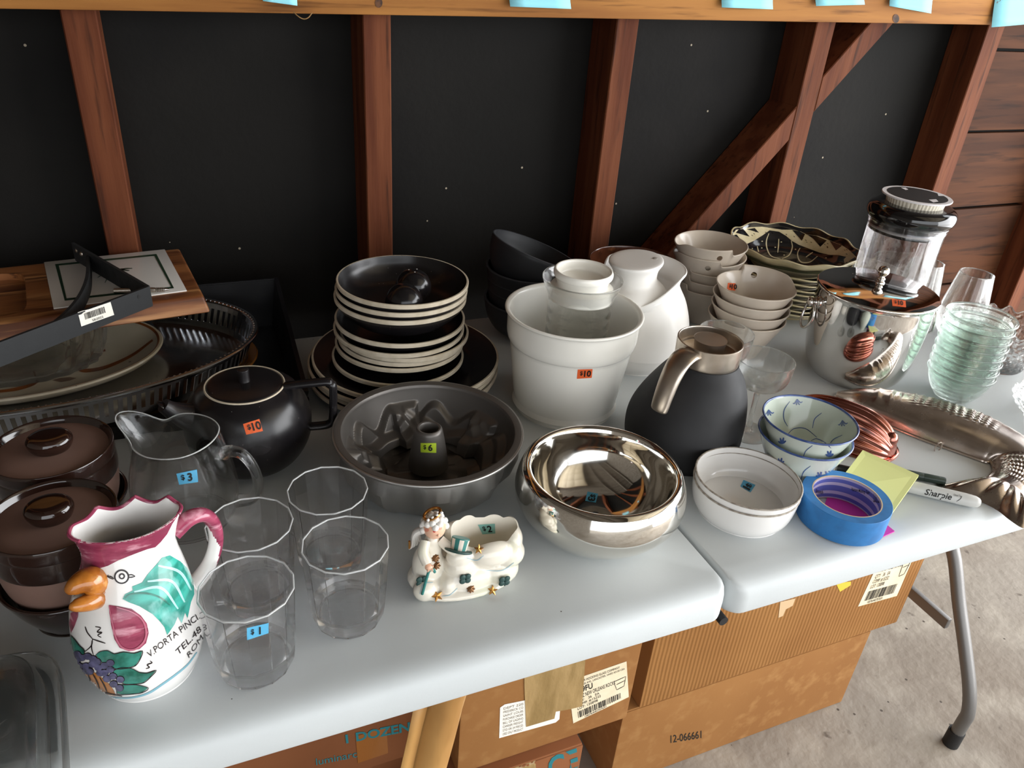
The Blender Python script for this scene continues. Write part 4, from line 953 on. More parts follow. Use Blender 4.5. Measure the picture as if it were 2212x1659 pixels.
for s_, tip in ((-1, (-.060, .014, .046)), (1, (-.024, .019, .060))):
    for k in range(4):
        p0 = Vector((-.038 + .006 * s_, .012, .074 - .002 * k)); p1 = Vector(tip) + Vector((.0035 * k * -s_, .0, .002 * k))
        o = tube('wing_feather', [p0, p0.lerp(p1, .4) + Vector((.004 * s_, .002, .004)), p0.lerp(p1, .8), p1], [.003, .0046, .0032, .0012], hair_p, t, 10, flat=.5)
    tube('gold_feather_tip', [Vector(tip) + Vector((0, -.001, .012)), Vector(tip) + Vector((0, -.001, .002))], .0012, gold, t, 8, raw=True)
hr = Matrix.Translation((-.014, -.0135, .0565)) @ Matrix.Rotation(.35, 4, 'Y') @ Matrix.Rotation(-.45, 4, 'X')
hat = []
V, F = lathe_vf([(.0001, 0), (.0145, 0), (.0150, .0008), (.0145, .0020), (.0085, .0022)], 32); make('hat_brim', [hr @ Vector(v) for v in V], F, dk_green, t)
for k in range(12):
    a0, a1 = 2 * PI * k / 12, 2 * PI * (k + 1) / 12; V = []
    for a in np.linspace(a0, a1, 4):
        for z_, r_ in ((.0015, .0085), (.0135, .0097)): V.append(hr @ Vector((r_ * math.cos(a), r_ * math.sin(a), z_)))
    make('hat_stripe', V, [(2 * i, 2 * i + 2, 2 * i + 3, 2 * i + 1) for i in range(3)], teal_c if k % 2 else mat('hat_cream', '#d9cfc0', .35), t)
V, F = lathe_vf([(.0097, .0135), (.0092, .0146), (.0001, .0146)], 32); make('hat_crown', [hr @ Vector(v) for v in V], F, teal_c, t)
AS = Skin(ab)
def star(px, py, r, name='gold_star', m_=gold, k=5, inner=.42, rot=0.0):
    W = AS.hit(px, py, 0)
    if W is None: return
    Mi = wm(t).inverted(); c = Mi @ W; n_ = (Mi.to_3x3() @ (Vector(CAM) - W)).normalized(); n_ = (n_ + Vector((0, 0, .1))).normalized()
    ux = n_.cross(Vector((0, 0, 1))).normalized() * -1; uy = ux.cross(n_).normalized() * -1; P = [c + n_ * .0042]
    for i in range(2 * k):
        a = PI / 2 + rot + PI * i / k; q = r if i % 2 == 0 else r * inner; P.append(c + ux * q * math.cos(a) + uy * q * math.sin(a) + n_ * .0022)
    b = len(P); P += [p - n_ * .004 for p in P[1:]]
    F = [(0, 1 + i, 1 + (i + 1) % (2 * k)) for i in range(2 * k)] + [(1 + i, b + i, b + (i + 1) % (2 * k), 1 + (i + 1) % (2 * k)) for i in range(2 * k)]
    make(name, P, F, m_, t, smooth=False)
star(1034, 1187, .0056); star(1064, 1276, .0060); star(944, 1288, .0066, rot=.4)
star(1017, 1272, .0048, 'gold_rosette', mat('old_gold', '#7d5a3c', .4, metal=.7), 8, .7); star(941, 1206, .0046, 'gold_rosette', mat('old_gold', '#7d5a3c', .4, metal=.7), 8, .7); star(943, 1222, .0046, 'gold_rosette', mat('old_gold', '#7d5a3c', .4, metal=.7), 8, .7)
Mi = wm(t).inverted()
for px, py in ((912, 1254), (1004, 1248), (1088, 1252)):
    W = AS.hit(px, py, .001)
    if W is None: continue
    c = Mi @ W; bm = bmesh.new()
    for k in range(4):
        a = PI / 4 + k * PI / 2; ball_bm(bm, c + Vector((.0040 * math.cos(a), -.0014, .0040 * math.sin(a))), (.0036, .0018, .0036), 12, 8)
    bm_obj('clover', bm, dk_green, t); tube('clover_stem', [c, c + Vector((.001, -.001, -.007))], .0011, dk_green, t, 6, raw=True)
for L in ([(907, 1283), (915, 1262), (935, 1258)], [(955, 1288), (972, 1285), (988, 1270)], [(1008, 1205), (1030, 1210), (1045, 1200)], [(1050, 1232), (1085, 1232), (1110, 1215)], [(1084, 1262), (1105, 1258), (1120, 1262)]):
    AS.line('blue_wash', L, 2.2, mat('pale_blue_wash', '#a9c3cc', .2, coat=.5), t, .0004)
AS.tagprice(t, [(1032, 1133), (1069, 1131), (1070, 1152), (1042, 1154)], tag_teal, '$2')

# ================================================================== silver bowl
t = thing('mercury_glass_bowl', 'silvered round glass bowl with a rolled rim and blue price sticker', 'bowl', at(-.099, .154))
sb = lathe('bowl_body', [(.0001, .001), (.052, 0), (.060, .001), (.080, .013), (.0965, .033), (.1025, .050), (.1008, .066), (.0968, .0778), (.0930, .0828), (.0895, .0842), (.0862, .0828), (.0843, .0790), (.0828, .0735), (.078, .054), (.066, .034), (.048, .020), (.025, .0135), (.0001, .012)], silver_glass, t, 96, k=7)
SB = Skin(sb); SB.tagprice(t, [(1269, 1062), (1292, 1067), (1287, 1086), (1264, 1082)], tag_blue, '$3', 1)

# ================================================================== white bowls
wh = mat('white_bowl_glaze', '#e8e6e3', 0.16, coat=.4); ch = mat('worn_rim', '#b3aba0', 0.5, n=('#8b8277', (120, 120, 120), 3, .4, .6))
for i, (z_, lab) in enumerate(((0, 'small white enamelled bowl, lower of the pair beside the blue tape'), (.0085, 'small white enamelled bowl with a blue price sticker, stacked on its pair'))):
    o = thing('white_bowl', lab, 'bowl', at(.094 + .001 * i, .119 + .001 * i, z_), (0, .012 * i, 0), 'white enamelled bowls')
    b = lathe('bowl_body', [(.0001, .0005), (.050, 0), (.0555, .0018), (.0618, .012), (.0650, .027), (.0662, .0425), (.0662, .0425), (.0645, .0425), (.0645, .0425), (.0630, .028), (.0592, .0135), (.0535, .0055), (.048, .0040), (.0001, .0038)], wh, o, 80, k=5)
    lathe('worn_rim', [(.0666, .0418), (.0668, .0428), (.0655, .0434), (.0642, .0428)], ch, o, 80, k=2)
Skin(b).tagprice(o, [(1606, 1037), (1632, 1048), (1621, 1064), (1599, 1051)], tag_blue, '$1', 1)

# ================================================================== blue and white bowls
cel = mat('celadon_glaze', '#cfd6cb', 0.14, coat=.5, n=('#bcc8bb', (12, 12, 12), 3, .4, .65)); cob = mat('cobalt_paint', '#33497f', 0.15, coat=.4, n=('#4f67a0', (80, 80, 80), 3, .4, .65))
for i, (z_, lab) in enumerate(((0, 'celadon rice bowl with blue sprigs, lower of the pair by the copper mold'), (.0225, 'celadon rice bowl with blue sprigs, upper of the pair by the copper mold'))):
    o = thing('rice_bowl', lab, 'bowl', at(.208 + .0015 * i, .153 + .001 * i, z_), (0, 0, 0), 'blue and white rice bowls')
    b = lathe('bowl_body', [(.0001, .006), (.021, .005), (.0245, 0), (.027, .0), (.0275, .006), (.037, .022), (.049, .044), (.058, .066), (.0612, .0735), (.0608, .0745), (.0590, .0735), (.0562, .066), (.047, .044), (.035, .0245), (.022, .0145), (.0001, .0135)], cel, o, 80, k=5)
    lathe('blue_rim', [(.0602, .0718), (.0617, .0735), (.0610, .0750), (.0594, .0748), (.0586, .0732)], cob, o, 80, k=3)
    S = Skin(b); dy = 0 if i else 44; dx = 0 if i else -4
    if i:
        for L in ([(1706, 867), (1694, 885), (1693, 905), (1701, 921)], [(1775, 892), (1760, 905), (1755, 925)], [(1820, 940), (1800, 950), (1790, 965)], [(1700, 940), (1715, 926), (1740, 926), (1765, 945)], [(1752, 952), (1765, 948), (1785, 958), (1795, 968)]): S.line('blue_vine', L, 1.8, cob, o)
        for x, y in ((1722, 862), (1820, 908), (1660, 885)):
            for a in (-.9, -.2, .5, 1.3): S.line('blue_sprig', [(x, y), (x + 7 * math.sin(a), y + 6 + 5 * math.cos(a)), (x + 12 * math.sin(a), y + 10 * math.cos(a) + 3)], 2.6, cob, o)
    for x, y in ((1690, 958), (1792, 986), (1775, 1010)):
        x += dx; y += dy if y < 1000 else dy * .5
        for a in (-1.2, -.5, .35, 1.1): S.line('blue_sprig', [(x, y), (x + 5 * math.sin(a), y - 7 * math.cos(a)), (x + 9 * math.sin(a), y - 14 * math.cos(a))], 4.2, cob, o)
    S.line('blue_vine', [(1755 + dx, 962 + dy), (1740 + dx, 975 + dy), (1733 + dx, 995 + dy)], 1.8, cob, o)

# ================================================================== tape, notes, markers
tape_b = mat('blue_masking_tape', '#2f78b8', 0.6, n=('#2a6ca8', (60, 60, 60), 3, .4, .65), bump=((14, 14, 300), .12, .0006))
t = thing('masking_tape', 'roll of blue masking tape with a printed card core', 'tape', at(.209, .063, .0016))
lathe('tape_roll', [(.0425, 0), (.0542, 0), (.0545, .0005), (.0545, .0350), (.0540, .0356), (.0425, .0356)], tape_b, t, 96, raw=True, closed=True)
core = lathe('card_core', [(.0410, .0002), (.0424, .0002), (.0424, .0357), (.0410, .0357)], mat('card_core', '#cdb79a', .7), t, 96, raw=True, closed=True)
TS = Skin(core)
core_in = lathe('core_print', [(.0409, .001), (.0409, .0345)], mat('lilac_print', '#b9b0cf', .5), core, 96, raw=True)
TS = Skin(core_in); vio = mat('violet_band', '#5a62ad', .5)
for zz0, zz1 in ((.0025, .0075), (.0125, .0215), (.0262, .0318)): lathe('printed_band', [(.04075, zz0), (.04075, zz1)], vio, core_in, 96, raw=True)
for s_, x, y, w_, h_, m_ in (('Scotch', 1791, 1077, 32, 12, ink), ('Scotch', 1762, 1055, 16, 10, ink), ('Painters Masking Tape', 1840, 1052, 40, 9, ink), ('CORE 2090', 1888, 1062, 18, 26, ink)):
    TS.text('printed_word', s_, [(x, y), (x + w_, y + w_ * .18), (x + w_ - 1, y + w_ * .18 + h_), (x - 1, y + h_)], 0, .85, .8, m_, core_in, .0008, .01, width=1.0)
pk = mat('pink_note', '#d63aa6', 0.65); 
P = [un(*p, .0) for p in ((1932, 1149), (1908, 1160), (1770, 1120), (1800, 1040))]
c = P[0].lerp(P[2], .5); o = prism('sticky_note', [((p - c).x, (p - c).y) for p in P], 0, .0014, pk); o.location = (c.x, c.y, T); tag(o, 'bright pink sticky note pad under the roll of blue tape', 'note')
yl = mat('yellow_note', '#dcdf94', 0.65)
c2 = [un(1862, 977, .0225), un(1983, 1031, .0205), un(1925, 1113, .005), un(1800, 1058, .012)]
c = (c2[0] + c2[2]) / 2; V = []; 
t = thing('sticky_note_pad', 'pale yellow sticky note pad propped on the marker behind the tape', 'note', (c.x, c.y, T))
base = [Vector((p.x - c.x, p.y - c.y, p.z - T)) for p in c2]
nrm = (base[1] - base[0]).cross(base[3] - base[0]).normalized(); nrm = nrm if nrm.z > 0 else -nrm
for k in range(6):
    lo = [p + nrm * (.0007 * k) for p in base]; hi = [p + nrm * (.0007 * (k + 1) - .00008) for p in base]
    make('paper_sheet', lo + hi, [(3, 2, 1, 0), (4, 5, 6, 7), (0, 1, 5, 4), (1, 2, 6, 5), (2, 3, 7, 6), (3, 0, 4, 7)], yl, t, smooth=False)
def marker(lab, A_, B_, body_m, cap_m, split, r, capdark=True):
    a, b = un(*A_, r), un(*B_, r); d = b - a; L_ = d.length; d.normalize()
    t = thing('marker', lab, 'marker', (a.x, a.y, T)); z_ = Vector((0, 0, r + .0003))
    def q(s): return d * (s * L_) + z_
    tube('marker_cap', [q(0), q(.03), q(split - .05), q(split)], [r * .86, r * .95, r, r * .98], cap_m, t, 20, raw=True)
    sd0 = d.cross(Vector((0, 0, 1))); tube('cap_clip', [q(.04) + sd0 * r, q(split * .8) + sd0 * r], .0016, cap_m, t, 8, raw=True)
    bd_ = tube('marker_body', [q(split), q(split + .02), q(.90), q(.965), q(.99), q(1)], [r * .93, r, r * 1.02, r * .93, r * .72, r * .5], body_m, t, 24, raw=True)
    return t, bd_
mk_grey = mat('marker_grey', '#c9c9c5', 0.35); mk_blk = mat('marker_black', '#161616', 0.3); mk_grn = mat('marker_dark_green', '#2c3a33', 0.35)
t, mb = marker('grey permanent marker with a black cap under the yellow note pad', (1806, 1014), (2117, 1087), mk_grey, mk_blk, .44, .0086)
MS = Skin(mb); q = [(1998, 1055), (2056, 1067), (2053, 1084), (1995, 1072)]
MS.text('marker_print', 'Sharpie', q, 0, .72, .72, ink, mb, .0005, .02, width=1.0, slant=.25); MS.text('marker_print', 'Permanent Marker', [(2010, 1078), (2054, 1084), (2053, 1091), (2009, 1085)], 0, .8, .7, ink, mb, .0005, 0, width=1.0)
MS.text('marker_print', 'Chisel Tip', [(2060, 1066), (2077, 1069), (2076, 1075), (2059, 1072)], 0, .8, .7, ink, mb, .0005, 0, width=1.0)
MS.line('marker_drawing', [(2066, 1083), (2074, 1078), (2078, 1072)], 1.2, ink, mb)
marker('dark green marker lying behind the grey marker', (2041, 1040), (1930, 1018), mk_grn, mk_grn, .42, .0058)
# ================================================================== cream bucket and the jar in it
buck = mat('cream_plastic', '#f6f3ea', 0.2, coat=.4)
t = thing('plastic_bucket', 'cream plastic ice bucket with an orange price sticker holding a glass jar', 'bucket', at(-.013, .421))
bb_ = lathe('bucket_body', [(.0001, .001), (.070, 0), (.074, .002), (.0785, .02), (.0865, .080), (.0905, .112), (.0905, .112), (.0935, .116), (.0955, .124), (.0958, .134), (.0958, .134), (.0962, .150), (.0975, .156), (.1000, .158), (.1005, .1600), (.0990, .1615), (.0955, .1605), (.0925, .155), (.0905, .13), (.086, .09), (.078, .025), (.074, .0055), (.0001, .0045)], buck, t, 96, k=5)
Skin(bb_).tagprice(t, [(1248, 798), (1280, 797), (1278, 816), (1246, 818)], tag_orange, '$10')
t = thing('glass_jar', 'clear ribbed glass jar with a cream stopper standing in the plastic bucket', 'jar', at(.003, .436, .0048))
rib = [(.0001, .0), (.046, .0), (.052, .002), (.0535, .010), (.0500, .030), (.0465, .055)]
out = rib + [(.0462 + .0009 * (i % 2), .068 + .0085 * i) for i in range(11)] + [(.0485, .168), (.053, .180), (.0575, .192), (.0585, .1955), (.0578, .197), (.0555, .1945), (.0505, .182), (.0455, .168)]
inn = [(.0442, .15), (.0438, .07), (.047, .03), (.0495, .012), (.044, .0055), (.0001, .005)]
lathe('jar_body', out + inn, glass, t, 80, k=4)
lathe('stopper', [(.0001, .166), (.0425, .166), (.0432, .168), (.0440, .182), (.0455, .1835), (.0455, .1835), (.0385, .186), (.0375, .190), (.040, .197), (.0428, .201), (.0433, .2055), (.0418, .209), (.0395, .2095), (.0375, .207), (.0365, .196), (.030, .1925), (.0001, .192)], buck, t, 64, k=4)

# ================================================================== white thermal pitcher
wpl = mat('white_satin_plastic', '#eeebe6', 0.33)
t = thing('thermal_pitcher', 'white teardrop thermal pitcher with a leaf-shaped collar and stopper', 'pitcher', at(.172, .528))
fd = math.radians(215)
def wp(a, r, z, i):
    k = sm(z, .105, .172); f = max(0, math.cos(a - fd)); b = max(0, -math.cos(a - fd))
    x, y = r * math.cos(a), r * math.sin(a)
    x += -.014 * k; y += -.016 * k
    zz = z - .050 * k * f ** 1.5
    return (x, y, zz)
lathe('pitcher_body', [(.0001, .001), (.060, 0), (.066, .002), (.078, .016), (.086, .033), (.0862, .0345), (.0875, .036), (.0880, .055), (.0835, .085), (.0735, .115), (.0630, .138), (.0590, .150), (.0605, .162), (.0655, .172), (.0668, .1755), (.0655, .178), (.0625, .1755), (.0575, .163), (.0545, .150), (.050, .135), (.0001, .130)], wpl, t, 90, wp, k=5)
st = Matrix.Translation((-.018, -.022, .0)) @ Matrix.Rotation(-.10, 4, 'Y')
V, F = lathe_vf(smoothprof([(.0001, .130), (.050, .132), (.0505, .140), (.044, .149), (.0370, .156), (.0345, .164), (.0365, .177), (.0425, .188), (.0430, .191), (.0415, .1935), (.030, .1945), (.0001, .1945)], 5), 60); o = make('stopper', [st @ Vector(v) for v in V], F, wpl, t)
lathe('base_seam', [(.0866, .0340), (.0869, .0346), (.0866, .0352)], mat('seam_grey', '#a7a29a', .5), t, 80, raw=True)
ball('stopper_dimple', st @ Vector((.028, -.012, .1945)), (.0045, .0045, .001), mat('seam_grey', '#a7a29a', .5), t, 14, 8)

# ================================================================== wooden bowl, black bowl stack
bw = mat('walnut', '#5b321f', 0.22, coat=.5, n=[('#3f2012', (30, 4, 30), 5, .4, .62), ('#77492c', (50, 6, 50), 4, .55, .72)])
t = thing('wooden_bowl', 'polished dark wooden salad bowl behind the white thermal pitcher', 'bowl', at(.236, .665))
lathe('bowl_body', [(.0001, .003), (.038, 0), (.042, .002), (.060, .022), (.0745, .06), (.0815, .098), (.0830, .118), (.0815, .121), (.0795, .119), (.0775, .098), (.070, .06), (.056, .027), (.035, .012), (.0001, .010)], bw, t, 80, k=5)
mb_in = mat('matte_black_bowl', '#202124', 0.42, rn=(20, .5))
def bbowl(): return [(.0001, .002), (.036, 0), (.041, .001), (.060, .014), (.0735, .036), (.079, .060), (.0795, .068), (.0795, .068), (.0762, .0685), (.0762, .0685), (.0745, .06), (.069, .038), (.056, .018), (.034, .008), (.0001, .0065)]
ords = ['lowest', 'second', 'third', 'fourth']
for i in range(5):
    lab = ('matte black bowl, %s of the stack behind the plastic bucket' % ords[i]) if i < 4 else 'tilted matte black bowl on top of the stack behind the plastic bucket'
    o = thing('black_bowl', lab, 'bowl', at(.034 + .003 * ((i * 5) % 3 - 1), .668, .020 * i + (.004 if i == 4 else 0)), (0, math.radians(20) if i == 4 else 0, 0), 'matte black bowls')
    if i == 4: o.location.x -= .024; o.location.z += .010
    lathe('bowl_body', bbowl(), mb_in, o, 72, k=5)
    lathe('rim_edge', [(.0797, .0675), (.0799, .0685), (.078, .0692), (.0760, .0688)], mat('grey_rim', '#3a3c40', .45), o, 72, k=2)

# ================================================================== beige bowls
def beige(name, loc, rot, lab, grp, phi):
    o = thing(name, lab, 'bowl', loc, rot, grp)
    R = .0672; h = .076
    def fb(a, r, z, i):
        k = sm(z, .060, h); d = math.atan2(math.sin(a - phi), math.cos(a - phi))
        lift = .0085 * k * (1 - sm(abs(d + .42), .50, .62)) if d > -.42 else .0085 * k * (1 - sm(-(d + .42), .70, .85))
        lift = .011 * k * (1 - sm(d, .30, .34)) * (1 - sm(-d, .9, 1.5))
        return (r * math.cos(a), r * math.sin(a), z + lift)
    b = lathe('bowl_body', [(.0001, .001), (.026, 0), (.0295, .0012), (.036, .014), (.0505, .042), (.0635, .068), (R, h - .0012), (R - .0006, h), (R - .0022, h - .0002), (.0605, .068), (.0475, .042), (.033, .016), (.024, .0065), (.0001, .0055)], taupe_glaze, o, 144, fb, k=4)
    # finger hole under the raised tab
    d = Vector((math.cos(phi - .02), math.sin(phi - .02), 0)); V, F = tube_vf([d * .045 + Vector((0, 0, .0715)), d * .085 + Vector((0, 0, .0715))], .0052, 20)
    c = make('cut', V, F, taupe_glaze); c.matrix_world = wm(o)
    md = b.modifiers.new('b', 'BOOLEAN'); md.operation = 'DIFFERENCE'; md.object = c; md.solver = 'EXACT'
    dg = bpy.context.evaluated_depsgraph_get(); dg.update(); me = bpy.data.meshes.new_from_object(b.evaluated_get(dg)); b.modifiers.clear(); b.data = me; bpy.data.objects.remove(c)
    me.polygons.foreach_set('use_smooth', [True] * len(me.polygons)); me.set_sharp_from_angle(angle=.7)
    return o, b
gB = 'beige bowls with a finger hole'
o0, b0 = beige('beige_bowl', at(.371, .492), (0, 0, 0), 'beige bowl with a finger hole, lowest in the stack behind the coupes', gB, math.radians(56))
nm = ['', 'second', 'third']
for i in range(1, 4):
    c = copy_tree(o0); c.location = at(.371 + .002 * (i % 2), .492 - .001 * i, .019 * i); c.rotation_euler = (0, 0, .25 if i < 3 else 0)
    c['label'] = ('beige bowl with a finger hole, %s in the stack behind the coupes' % nm[i]) if i < 3 else 'topmost beige bowl with a finger hole and orange price sticker'
    if i == 3:
        me = b0.data.copy(); ch_ = c.children[0]; ch_.data = me
        Skin(ch_).tagprice(c, [(1572, 611), (1589, 612), (1588, 628), (1570, 626)], tag_orange, '$10')
for i in range(5):
    c = copy_tree(o0); tilt = (0, 0, 2.2)
    loc = at(.388 + .002 * (i % 2), .636, .0185 * i)
    if i >= 3: tilt = (0, .05, 2.2 + .3 * i); loc = at(.384 - .003 * (i - 3), .636, .0185 * i + .003 + .003 * (i - 3))
    c.location = loc; c.rotation_euler = tilt
    c['label'] = 'beige bowl, %s of the taller stack before the wooden bowl' % ['lowest', 'second', 'third', 'fourth and slightly tilted', 'topmost and tilted'][i]; c['group'] = 'beige bowls in the taller stack'

# ================================================================== black and cream carved dishes
sg_c = mat('cream_clay', '#d8cba6', 0.28, coat=.3, n=('#c8b98f', (40, 40, 40), 3, .4, .65)); sg_k = mat('black_slip', '#141417', 0.14, coat=.5); sg_g = mat('olive_slip', '#56563d', 0.3)  # last one: the dishes' own dark green outer band
SX_, SY_ = .604, .662
def carved(z, R, h, foot, lab, wav, amp, ph):
    o = thing('carved_dish', lab, 'dish', at(SX_, SY_, z), (0, 0, ph), 'black and cream carved dishes')
    def fw(a, r, zz, i):
        k = sm(zz, h * .35, h); return (r * (1 + .012 * k * math.cos(wav * a)) * math.cos(a), r * (1 + .012 * k * math.cos(wav * a)) * math.sin(a), zz + amp * k * math.cos(wav * a + 1))
    bo = lathe('dish_body', [(.0001, .002), (foot, 0), (foot + .004, .0015), (R * .80, h * .42), (R * .95, h * .78), (R, h - .002), (R + .0008, h), (R - .0008, h + .001), (R - .0030, h)], sg_c, o, 112, fw, k=3)
    wl = lathe('black_well', [(R - .0034, h - .0004), (R * .92, h * .80), (R * .76, h * .47), (foot, .006), (.0001, .005)], sg_k, o, 112, fw, k=4)
    lathe('dark_band', [(R * .86, h * .525), (R * .93, h * .70)], sg_g, o, 112, lambda a, r, zz, i: fw(a, r + .0012, zz - .0006, i), raw=True)
    return o, wl
on = ['lowest', 'second', 'third', 'fourth', 'fifth', 'sixth', 'seventh', 'eighth']
for i in range(8): carved(.0105 * i, .119 + .002 * ((i * 3) % 4 - 1), .024, .078, 'cream edged black dish, %s from the bottom of the carved dish stack' % on[i], 9, .0014, .7 * i)
o, wl = carved(.0105 * 8, .125, .046, .07, 'large black and cream carved bowl with a wavy rim on top of its stack', 11, .0025, 0)
WS = Skin(wl); c6 = lambda x, y: (1560 + x / 6.506, 470 + y / 6.506)
rimL = [(120, 262), (190, 175), (300, 150), (420, 135), (560, 130), (700, 150), (840, 172), (980, 172), (1100, 195), (1190, 240), (1330, 255), (1420, 285), (1500, 315), (1600, 360), (1690, 395), (1790, 460), (1870, 540), (1935, 600)]
band = rimL + [(1890, 640), (1720, 650), (1710, 590), (1745, 555), (1640, 530), (1500, 525), (1360, 490), (1200, 430), (1080, 385), (980, 330), (900, 260), (800, 200), (665, 180), (560, 255), (440, 330), (330, 378), (230, 370), (150, 320)]
WS.poly('carved_band', [c6(*p) for p in band], sg_c, o, .0004, step=2.5, maxlen=.014)
for P in ([(140, 250), (200, 242), (262, 320), (200, 300)], [(190, 215), (230, 165), (290, 160), (385, 272)], [(345, 165), (455, 150), (515, 215)], [(985, 178), (1090, 195), (1165, 235), (1120, 330)], [(1200, 245), (1320, 258), (1470, 325), (1380, 415), (1280, 300)], [(1510, 325), (1600, 365), (1685, 398), (1600, 465)], [(1790, 610), (1870, 560), (1930, 615)]):
    WS.poly('carved_triangle', [c6(*p) for p in P], sg_k, o, .0008, step=2.5, maxlen=.014)
for L in ([(655, 225), (620, 330), (630, 440), (690, 545), (820, 585)], [(970, 325), (985, 420), (940, 530), (840, 585)], [(795, 300), (790, 400), (780, 495)], [(1095, 430), (1060, 500), (1075, 590), (1130, 635), (1240, 625), (1340, 545)], [(1275, 490), (1230, 520), (1175, 560)], [(490, 405), (520, 500), (600, 600)], [(420, 430), (430, 540)], [(700, 625), (800, 605), (950, 620), (1100, 690)]):
    WS.line('carved_line', [c6(*p) for p in L], 2.6, sg_c, o, .0006)
for x, y in ((560, 335), (555, 430), (745, 420), (870, 530), (1030, 450), (1130, 690), (1210, 690), (1460, 570), (830, 345)): WS.poly('carved_dot', [(c6(x, y)[0] + 1.8 * math.cos(a), c6(x, y)[1] + 1.2 * math.sin(a)) for a in np.linspace(0, 2 * PI, 9)[:-1]], sg_c, o, .0006, step=2)
rn_ = random.Random(9)
for k in range(26):
    i = rn_.randrange(3, len(rimL) - 2); x, y = rimL[i]; x += rn_.uniform(-30, 60); y += rn_.uniform(45, 120); WS.line('carved_nick', [c6(x, y), c6(x + 22, y + 14)], 1.1, sg_k, o, .0007)

# ================================================================== patterned bowl behind the canister
lace = mat('lace_transferware', '#dcdcd8', 0.2, coat=.4, n=[('#6f7476', (85, 85, 85), 5, .52, .56)])
t = thing('transferware_bowl', 'white bowl with a grey lace print behind the clear canister', 'bowl', at(.812, .66))
lathe('bowl_body', [(.0001, .001), (.045, 0), (.05, .002), (.075, .03), (.093, .052), (.0945, .0545), (.092, .0545), (.072, .032), (.047, .006), (.0001, .005)], lace, t, 80, k=4)
lathe('white_rim', [(.0935, .0525), (.095, .0545), (.0935, .0556), (.0915, .0545)], white_glaze, t, 80, k=2)

# ================================================================== steel ice bucket
t = thing('ice_bucket', 'polished steel ice bucket with a lid, knob and ring handles', 'ice bucket', at(.526, .375))
lathe('bucket_body', [(.0001, .001), (.060, 0), (.068, .002), (.078, .014), (.0865, .040), (.0915, .080), (.0932, .120), (.0930, .150), (.0948, .153), (.0955, .155)], chrome, t, 128, k=6)
lid = lathe('lid', [(.0955, .1545), (.0965, .1562), (.0958, .1585), (.0925, .1598), (.080, .1625), (.055, .1660), (.028, .1682), (.0001, .1692)], chrome, t, 128, k=6)
lathe('lid_knob', [(.0075, .1690), (.0068, .1715), (.0048, .1735), (.0062, .1755), (.0062, .1775), (.0042, .1795), (.0062, .1825), (.0088, .1870), (.0090, .1905), (.0070, .1955), (.0001, .1985)], chrome, lid, 32, k=5)
for a, tl_ in ((math.radians(160), 0), (math.radians(-20), 0)):
    d = Vector((math.cos(a), math.sin(a), 0)); s_ = d.cross(Vector((0, 0, 1)))
    b_ = lathe('handle_boss', [(.0001, .0), (.010, 0), (.0095, .004), (.006, .0065), (.006, .010), (.0078, .014), (.0075, .018), (.0001, .021)], chrome, t, 24, k=4)
    b_.data.transform(Matrix.Translation(d * .0925 + Vector((0, 0, .130))) @ d.to_track_quat('Z', 'Y').to_matrix().to_4x4())
    c = d * .1045 + Vector((0, 0, .1075)); V, F = tube_vf([c + s_ * .0185 * math.cos(q) + Vector((0, 0, .0235 * math.sin(q))) + d * (.006 * (math.sin(q) < 0) * -math.sin(q)) for q in np.linspace(0, 2 * PI, 41)], .0022, 10, False)
    make('ring_handle', V, F, chrome, t)
Skin(lid).tagprice(t, [(1926, 646), (1956, 650), (1957, 664), (1928, 661)], tag_orange, '$10')

# ================================================================== canister with coasters on its lid
t = thing('canister', 'tall clear canister with a black domed lid', 'canister', at(.690, .492))
lathe('canister_body', [(.0001, .0), (.058, 0), (.0635, .003), (.0650, .010), (.0655, .20), (.0665, .215), (.0685, .224), (.0685, .2265), (.0660, .2270), (.0645, .2245), (.0635, .214), (.0630, .2), (.0625, .012), (.058, .0055), (.0001, .005)], acrylic, t, 96, k=4)
lid = lathe('lid', [(.0001, .207), (.0590, .207), (.0600, .209), (.0605, .2275), (.0605, .2275), (.0690, .2285), (.0735, .233), (.0755, .2415), (.0735, .2500), (.0670, .2560), (.055, .2585), (.0001, .2585)], black_gloss, t, 96, k=4)
lathe('gasket', [(.0625, .2115), (.0628, .214), (.0622, .2165), (.0608, .2165), (.0608, .2115)], mat('clear_gasket', '#b9b6b2', .3), t, 80, raw=True)
zc = .2585
t = thing('coaster_stack', 'pleated paper cup lid under a round black and white coaster on the canister', 'coaster', at(.690, .492, zc))
def pleat(a, r, z, i): return (r * (1 + .010 * (1 if int(a / (2 * PI) * 96) % 2 else -1)) * math.cos(a), r * (1 + .010 * (1 if int(a / (2 * PI) * 96) % 2 else -1)) * math.sin(a), z)
lathe('paper_cup', [(.0001, 0), (.0475, 0), (.0495, .012), (.0001, .012)], mat('pleated_paper', '#d7cfbd', .6), t, 192, pleat, raw=True)
cs = lathe('coaster_disc', [(.0001, .0121), (.058, .0121), (.0585, .0128), (.0585, .0142), (.058, .0148), (.0001, .0148)], mat('coaster_white', '#e4e0e2', .5), t, 96, raw=True)
lathe('coaster_print', [(.0001, .01505), (.0505, .01505)], mat('coaster_black', '#1e1d1f', .5), cs, 80, raw=True)
CS = Skin(cs)
for q in ([(2023, 414), (2037, 416), (2039, 424), (2027, 424)], [(2006, 432), (2022, 431), (2027, 436), (2016, 438)], [(1946, 406), (1956, 406), (1962, 410), (1956, 411)]): CS.poly('coaster_diamond', q, mat('coaster_white', '#e4e0e2', .5), cs, .0006, step=3)

